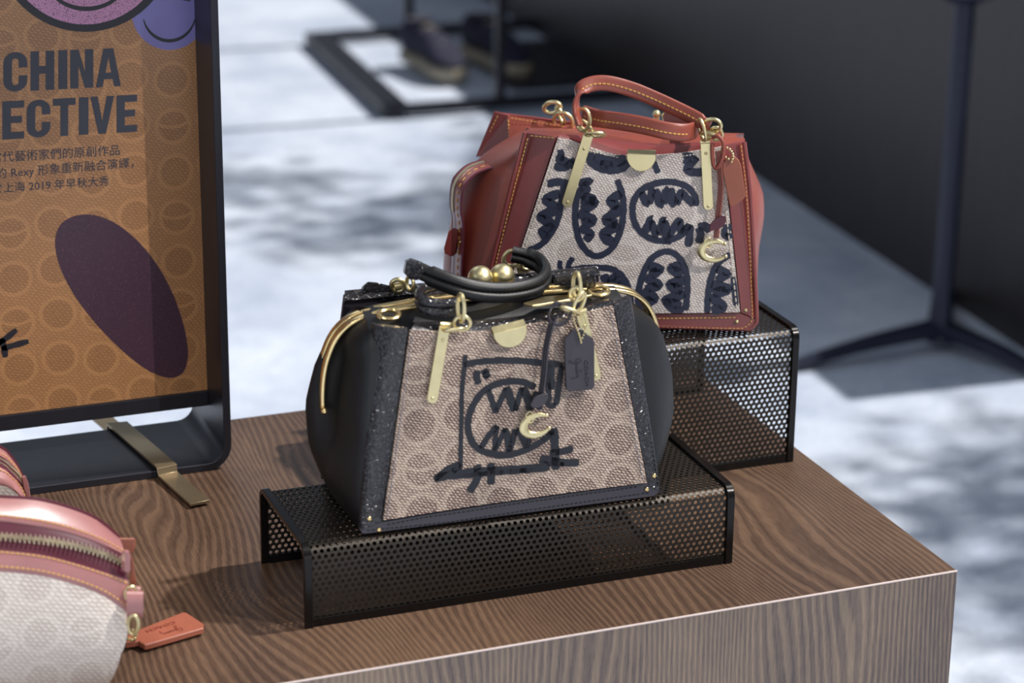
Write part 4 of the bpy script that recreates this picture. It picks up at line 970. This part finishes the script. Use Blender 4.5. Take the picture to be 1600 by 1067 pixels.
for p, q in zip(ZP, ZP[1:]):
    L_ = (q-p).length; T = (q-p)/L_; wz = U3.cross(T).normalized()
    while dd < L_:
        c = p+T*dd+U3*.0018; s_ = .0016 if k % 2 else -.0016
        a_1, a_2 = c+wz*(s_-.0034), c+wz*(s_+.0034)
        m.add([a_1-T*.0008-U3*.0006, a_1+T*.0008-U3*.0006, a_2+T*.0008-U3*.0006, a_2-T*.0008-U3*.0006, a_1-T*.0004+U3*.0010, a_1+T*.0004+U3*.0010, a_2+T*.0004+U3*.0010, a_2-T*.0004+U3*.0010], [(4,5,6,7),(0,1,5,4),(1,2,6,5),(2,3,7,6),(3,0,4,7)])
        dd += .0020; k += 1
    dd -= L_
m.build('zip_teeth', 'zip_teeth', G, kind='stuff')
st = MB()
st.stitch([p.lerp(q, .16)+U3*.0020 for p, q in zip(Lc[0], Lc[2])], U3); st.stitch([p.lerp(q, .88)+U3*.0018 for p, q in zip(Lc[0], Lc[2])], U3)
st.stitch([p.lerp(q, .14)+U3*.0020 for p, q in zip(Lc[4], Lc[5])], U3); st.build('band_stitching', 'stitch_yellow', G, kind='stuff')
# right end fittings
MB().slab([g_(x, y, .100) for x, y in [(178, 841), (210, 841), (212.5, 844), (211, 858), (208, 864), (186, 866)]], (0, -1, .3), .004, .0006).build('rear_tab', 'tan_leather', G)
MB().slab([g_(x, y, .048) for x, y in [(196, 862), (202, 860), (205, 868), (205, 890), (203, 896), (195, 892)]], (.3, -1, .2), .006, .001).build('strap_loop', 'pink_leather', G)
MB().slab([g_(x, y, .055) for x, y in [(202, 861), (208, 872), (213, 908), (212, 920), (204, 908), (205, 880)]], (.2, -1, .2), .003, .0005).build('side_strap', 'tan_leather', G)
m = MB(); tp_ = [g_(199, 944, .040), g_(222, 944, .040)]
R = []
for k in range(11):
    t = math.pi*(k/10-.5); R.append([g_(x, 944-21*math.sin(t)*1.0, .042-.006*math.cos(t)) for x in (198, 206, 214, 224)])
m.rings(R, False, False); m.rings([[p+Vector((0, .010, 0)) for p in r_] for r_ in R], False, False); m.build('ring_sleeve', 'pink_leather', G, auto=80)
m = MB(); m.link(g_(205, 930, .046), (.2, 1, .2), (0, 0, 1), .0090, .0050, .0016); m.link(g_(208, 976, .040), (.6, 1, .2), (.2, 0, 1), .0100, .0045, .0018); m.build('swivel_ring', 'brass', G)
tz = .0042
T_ = lambda x, y: onz(x, y, tz+.004)-O
tg = MB().slab([T_(x, y) for x, y in [(196, 1004), (194, 996), (205, 988), (286, 956), (292, 957), (318, 974), (318, 981), (232, 1006), (226, 1007), (216, 1001)]], (0, 0, 1), .0050, .0007).build('hang_tag', 'tan_leather', G)
ex_ = T_(312, 975)-T_(228, 1003); 
MT = lambda x, y, rev=1: basis(T_(x, y)+Vector((0, 0, .0003)), -ex_, -Vector((0, 0, 1)).cross(ex_))
text_mesh('COACH', .0060, 'embossed_lettering', 'emboss_tan', tg, MT(272, 971), .0002, sx=1.4)
sg = MB(); e1 = -ex_.normalized(); e2 = Vector((0, 0, 1)).cross(e1)
sg.ink([T_(279, 979)+Vector((0, 0, .0003))+e1*(x*.0013)+e2*(y*.0013) for x, y in gang], .0007, (0, 0, 1), 4, .0001); sg.build('embossed_script', 'emboss_tan', tg)
beads(tg, [onz(x, y, z)-O for x, y, z in [(207, 985, .020), (200, 988, .016), (196, 994, .013), (203, 1000, .011), (212, 996, .011), (212, 988, .016)]], .0019, .0036)

# ------------------------------------------------------------------ second belt bag behind it
O2 = Vector((-.86, .25, 0))
G2 = root('belt_bag', 'second rose leather belt bag peeking out behind the pale canvas one', 'belt bag', loc=tuple(O2))
def h_(x, y, Y): return ony(x, y, Y)-O2
K1 = [(-160, 745), (-60, 748), (0, 755), (20, 763), (36, 780), (44, 800)]
K2 = [(-160, 700), (-60, 712), (0, 731), (18, 744), (34, 762), (43, 786)]
K3 = [(-160, 676), (-60, 694), (0, 721), (16, 733), (32, 750), (40, 772)]
K4 = [(-160, 664), (-60, 684), (0, 712), (16, 724), (31, 741), (39, 760)]
K5 = [(-160, 640), (-60, 664), (0, 699), (12, 708), (28, 730), (38, 752)]
Q = [cr([h_(x, y, Y) for x, y in c], 5) for c, Y in ((K1, .225), (K2, .235), (K3, .242), (K4, .250), (K5, .262))]
def band2(a, b, nm, mat='pink_leather', l=.0012): return MB().rings([[p-U3*.003 for p in a], [p+U3*l*.4 for p in a], [p.lerp(q, .5)+U3*l for p, q in zip(a, b)], [p+U3*l*.4 for p in b], [p-U3*.003 for p in b]], False, False).build(nm, mat, G2, auto=80)
band2(Q[0], Q[1], 'lower_band'); band2(Q[3], Q[4], 'upper_band'); band2(Q[1], Q[3], 'zip_tape', 'edge_red', .0002)
body = MB(); body.rings([[Vector((p.x, p.y+.004, .001)) for p in Q[0]], [p+Vector((0, .0, -.002)) for p in Q[0]]], False, False)
body.rings([[p-U3*.002 for p in Q[4]], [Vector((p.x-.004, p.y+.006, .001)) for p in Q[4]]], False, False)
e_ = [q[-1] for q in Q]; body.rings([[Vector((p.x, p.y, .001)) for p in e_], [p-U3*.001 for p in e_]], False, False)
body.build('body', 'canvas_c', G2, auto=80)
m = MB(); m.tube([p+U3*.001 for p in Q[4]], .0012, 8); m.build('edge_piping', 'edge_red', G2)
m = MB()
for i, p in enumerate(Q[2][:-1]):
    for s_ in (0, .5):
        c = p.lerp(Q[2][i+1], s_); 
        for w_ in (-.0016, .0016): m.sphere(c+Vector((w_*.4, -.0, w_))+U3*.0014, .0011, 6)
m.build('zip_teeth', 'zip_teeth', G2, kind='stuff')
st = MB(); st.stitch([p.lerp(q, .80)+U3*.0016 for p, q in zip(Q[0], Q[1])], U3, L=.0024); st.stitch([p.lerp(q, .2)+U3*.0016 for p, q in zip(Q[3], Q[4])], U3, L=.0024); st.build('band_stitching', 'stitch_yellow', G2, kind='stuff')
MB().slab([h_(x, y, .236) for x, y in [(36, 746), (40, 743), (45, 756), (48, 776), (43, 778), (38, 762)]], (.2, -1, .3), .005, .0006).build('end_tab', 'pink_leather', G2)

# ------------------------------------------------------------------ low display rack on the floor with a pair of sneakers
zr = FL+.026
K_ = lambda x, y, z=zr: onz(x, y, z)
nl, fl_ = K_(618, 172), K_(494, 58)
ax = (K_(803, 38)-fl_); ax.z = 0; ax.normalize()
fr_ = fl_+ax*.95; nr_ = nl+ax*.95
RK = root('display_rack', 'black metal display rack with a low rectangular base behind the bags', 'rack', loc=tuple(Vector((nl.x, nl.y, FL))))
R0 = Vector((nl.x, nl.y, FL))
def rail(a, b, w, h, nm): 
    m = MB(); m.sweep([a-R0, b-R0], [(-w/2, -h/2), (w/2, -h/2), (w/2, h/2), (-w/2, h/2)], lambda t: (b-a).cross(Vector((0, 0, 1))))
    return bevel(m.build(nm, 'stand', RK, False), .002)
rail(nl, nr_, .030, .030, 'base_rail'); rail(fl_, fr_, .030, .030, 'base_rail'); rail(nl, fl_, .075, .035, 'base_rail'); rail(nr_, fr_, .055, .035, 'base_rail')
for a, b in ((nl, nr_), (fl_, fr_)):
    for t in (.02, .98):
        c = a.lerp(b, t)-R0; m = MB(); m.tube([(c.x, c.y, 0), (c.x, c.y, zr-FL)], .014, 12); m.build('foot', 'stand', RK)
a = K_(803, 176); a = nl+ax*((a-nl).dot(ax)); b = fl_+ax*((K_(640, 50)-fl_).dot(ax))
for c in (a, b):
    m = MB(); c = c-R0; m.box((c.x-.014, c.y-.014, zr-FL), (c.x+.014, c.y+.014, 1.5)); bevel(m.build('upright', 'stand', RK, False), .002)
m = MB(); m.sweep([nl+ax*.02+Vector((0, .0, -.02))-R0, ][0:0] or [((nl+fl_)/2+ax*.40)-R0-Vector((0, 0, .012)), ((nl+fl_)/2+ax*.93)-R0-Vector((0, 0, .012))], [(-.28, -.003), (.28, -.003), (.28, .003), (-.28, .003)], lambda t: (fl_-nl))
m.build('shelf', 'stand', RK, False)
def sneaker(label, c, yaw):
    S = root('sneaker', label, 'shoe', loc=tuple(c), yaw=yaw, group='navy sneakers on the rack'); S.scale = (1.15, 1.25, 1.3)
    def outl(x): return .040+.012*math.sin(min(1, max(0, x/.28))*math.pi*1.0)-.004*math.cos(x/.28*6.28)
    xs = [0, .004, .015, .04, .08, .12, .16, .20, .235, .262, .276, .28]
    wd = [.012, .022, .032, .036, .034, .033, .037, .043, .043, .034, .020, .008]
    def ring(x, w, z0, z1, p=.5, n=20):
        return [(x, w*math.copysign(abs(math.cos(a))**p, math.cos(a)), (z0+z1)/2+(z1-z0)/2*math.copysign(abs(math.sin(a))**p, math.sin(a))) for a in [6.2832*k/n for k in range(n)]]
    MB().rings([ring(x, w+.004, 0, .030) for x, w in zip(xs, wd)]).build('sole', 'cream', S)
    hz = [.060, .085, .100, .102, .094, .096, .088, .070, .056, .048, .040, .034]
    MB().rings([ring(x, w, .026, h, .75) for x, w, h in zip(xs, wd, hz)]).build('upper', 'navy', S)
    m = MB(); m.link((.055, 0, .100), (-.1, 0, 1), (1, 0, 0), .045, .027, .007); m.build('collar', 'navy', S)
    m = MB(); m.link((.057, 0, .1005), (-.1, 0, 1), (1, 0, 0), .036, .019, .004); m.build('lining', 'cream', S)
    for k in range(4):
        m = MB(); x = .115+.025*k; z = .099-.009*k; m.tube(cr([(x, -.020, z-.010), (x, 0, z), (x, .020, z-.010)], 4), .003, 8); m.build('lace', 'cream', S)
zs_ = zr+.001-.012+.003
c1 = onz(640, 92, zs_); c2 = onz(752, 80, zs_)
dirv = (onz(742, 140, zs_)-c1); yw = math.atan2(dirv.y, dirv.x)
sneaker('navy sneaker with cream sole, nearer the rack corner', c1, yw)
sneaker('navy sneaker with cream sole, half hidden by the rack upright', c1+ax*.19, yw+.05)

# ------------------------------------------------------------------ pedestal stand at the right
ph = onz(1468, 522, FL+.03); P1 = Vector((ph.x, ph.y, FL))
PD = root('pedestal_stand', 'tall dark pedestal stand with splayed feet by the right wall', 'stand', loc=tuple(P1))
top_ = hit(1508, 0, P1, Vector((FW.x, FW.y, 0)))-P1
m = MB(); m.tube([(0, 0, .02), (0, 0, .06), (top_.x*.06, top_.y*.06, .12), (top_.x*.5, top_.y*.5, top_.z*.5), (top_.x, top_.y, top_.z)], lambda t: .034 if t < .2 else (.026 if t < .4 else .0215), 20); m.build('pole', 'blue_black', PD)
def foot(x, y, z=.012):
    e = onz(x, y, FL+z)-P1; a = Vector((0, 0, .045)); m_ = a.lerp(e, .5)+Vector((0, 0, .006))
    mb = MB(); mb.sweep(cr([a, m_, e], 6), lambda t: rsec(.050-.018*t, .036-.020*t, .6, 12), lambda t: (e-a).cross(Vector((0, 0, 1)))); return mb.build('leg', 'blue_black', PD)
foot(1236, 572); foot(1640, 590); 
e = onz(1236, 572, FL)-P1
for s_ in (1,):
    q = Vector((0, 0, .045)); e3 = Vector((.20, .30, .012)); mb = MB(); mb.sweep(cr([q, q.lerp(e3, .5)+Vector((0, 0, .006)), e3], 6), lambda t: rsec(.050-.018*t, .036-.020*t, .6, 12), (0, 0, 1) if False else (1, -.6, 0)); mb.build('leg', 'blue_black', PD)
m = MB(); m.tube([(top_.x, top_.y, top_.z-.004), (top_.x, top_.y, top_.z+.02)], lambda t: .03+.05*t, 24); m.build('top_plate', 'blue_black', PD)

# ------------------------------------------------------------------ unseen potted trees added beyond the low wall so their crowns dapple the floor
rt = random.Random(5)
def tree(label, x, y, h, r):
    T = root('added_shade_tree', label, 'tree', loc=(x, y, FL))
    m = MB(); m.tube([(0, 0, 0), (0, 0, .34)], lambda t: .15+.05*t, 20); m.build('pot', 'stand', T)
    m = MB(); m.tube(cr([(0, 0, .2), (.02, .01, h*.5), (0, 0, h)], 6), lambda t: .024-.012*t, 10)
    for k in range(9):
        a = k*2.4; z = h*(.72+.035*k); m.tube([(0, 0, z), (r*.7*math.cos(a), r*.7*math.sin(a), z+.22)], lambda t: .010-.006*t, 6)
    m.build('trunk', 'wood_front', T)
    m = MB()
    for k in range(26):
        a = rt.uniform(0, 6.28); q = r*math.sqrt(rt.random()); cx, cy, cz = q*math.cos(a), q*math.sin(a), h+rt.uniform(-.25, .45)
        for j in range(42):
            p = Vector((cx+rt.gauss(0, .12), cy+rt.gauss(0, .12), cz+rt.gauss(0, .09))); d = Vector((rt.gauss(0, 1), rt.gauss(0, 1), rt.gauss(0, .5))).normalized()*.045
            e = d.cross(Vector((rt.gauss(0, .3), rt.gauss(0, .3), 1))).normalized()*.018
            m.add([p-d, p+e, p+d, p-e], [(0, 1, 2, 3)])
    m.build('foliage', 'leaf', T, False, kind='stuff')
tree('unseen potted tree added to shade the floor, behind the low dark wall, farther from the table', 2.42, 3.75, 2.1, .62)
tree('unseen potted tree added to shade the floor, beside the near end of the low dark wall', 2.75, 1.35, 2.0, .50)
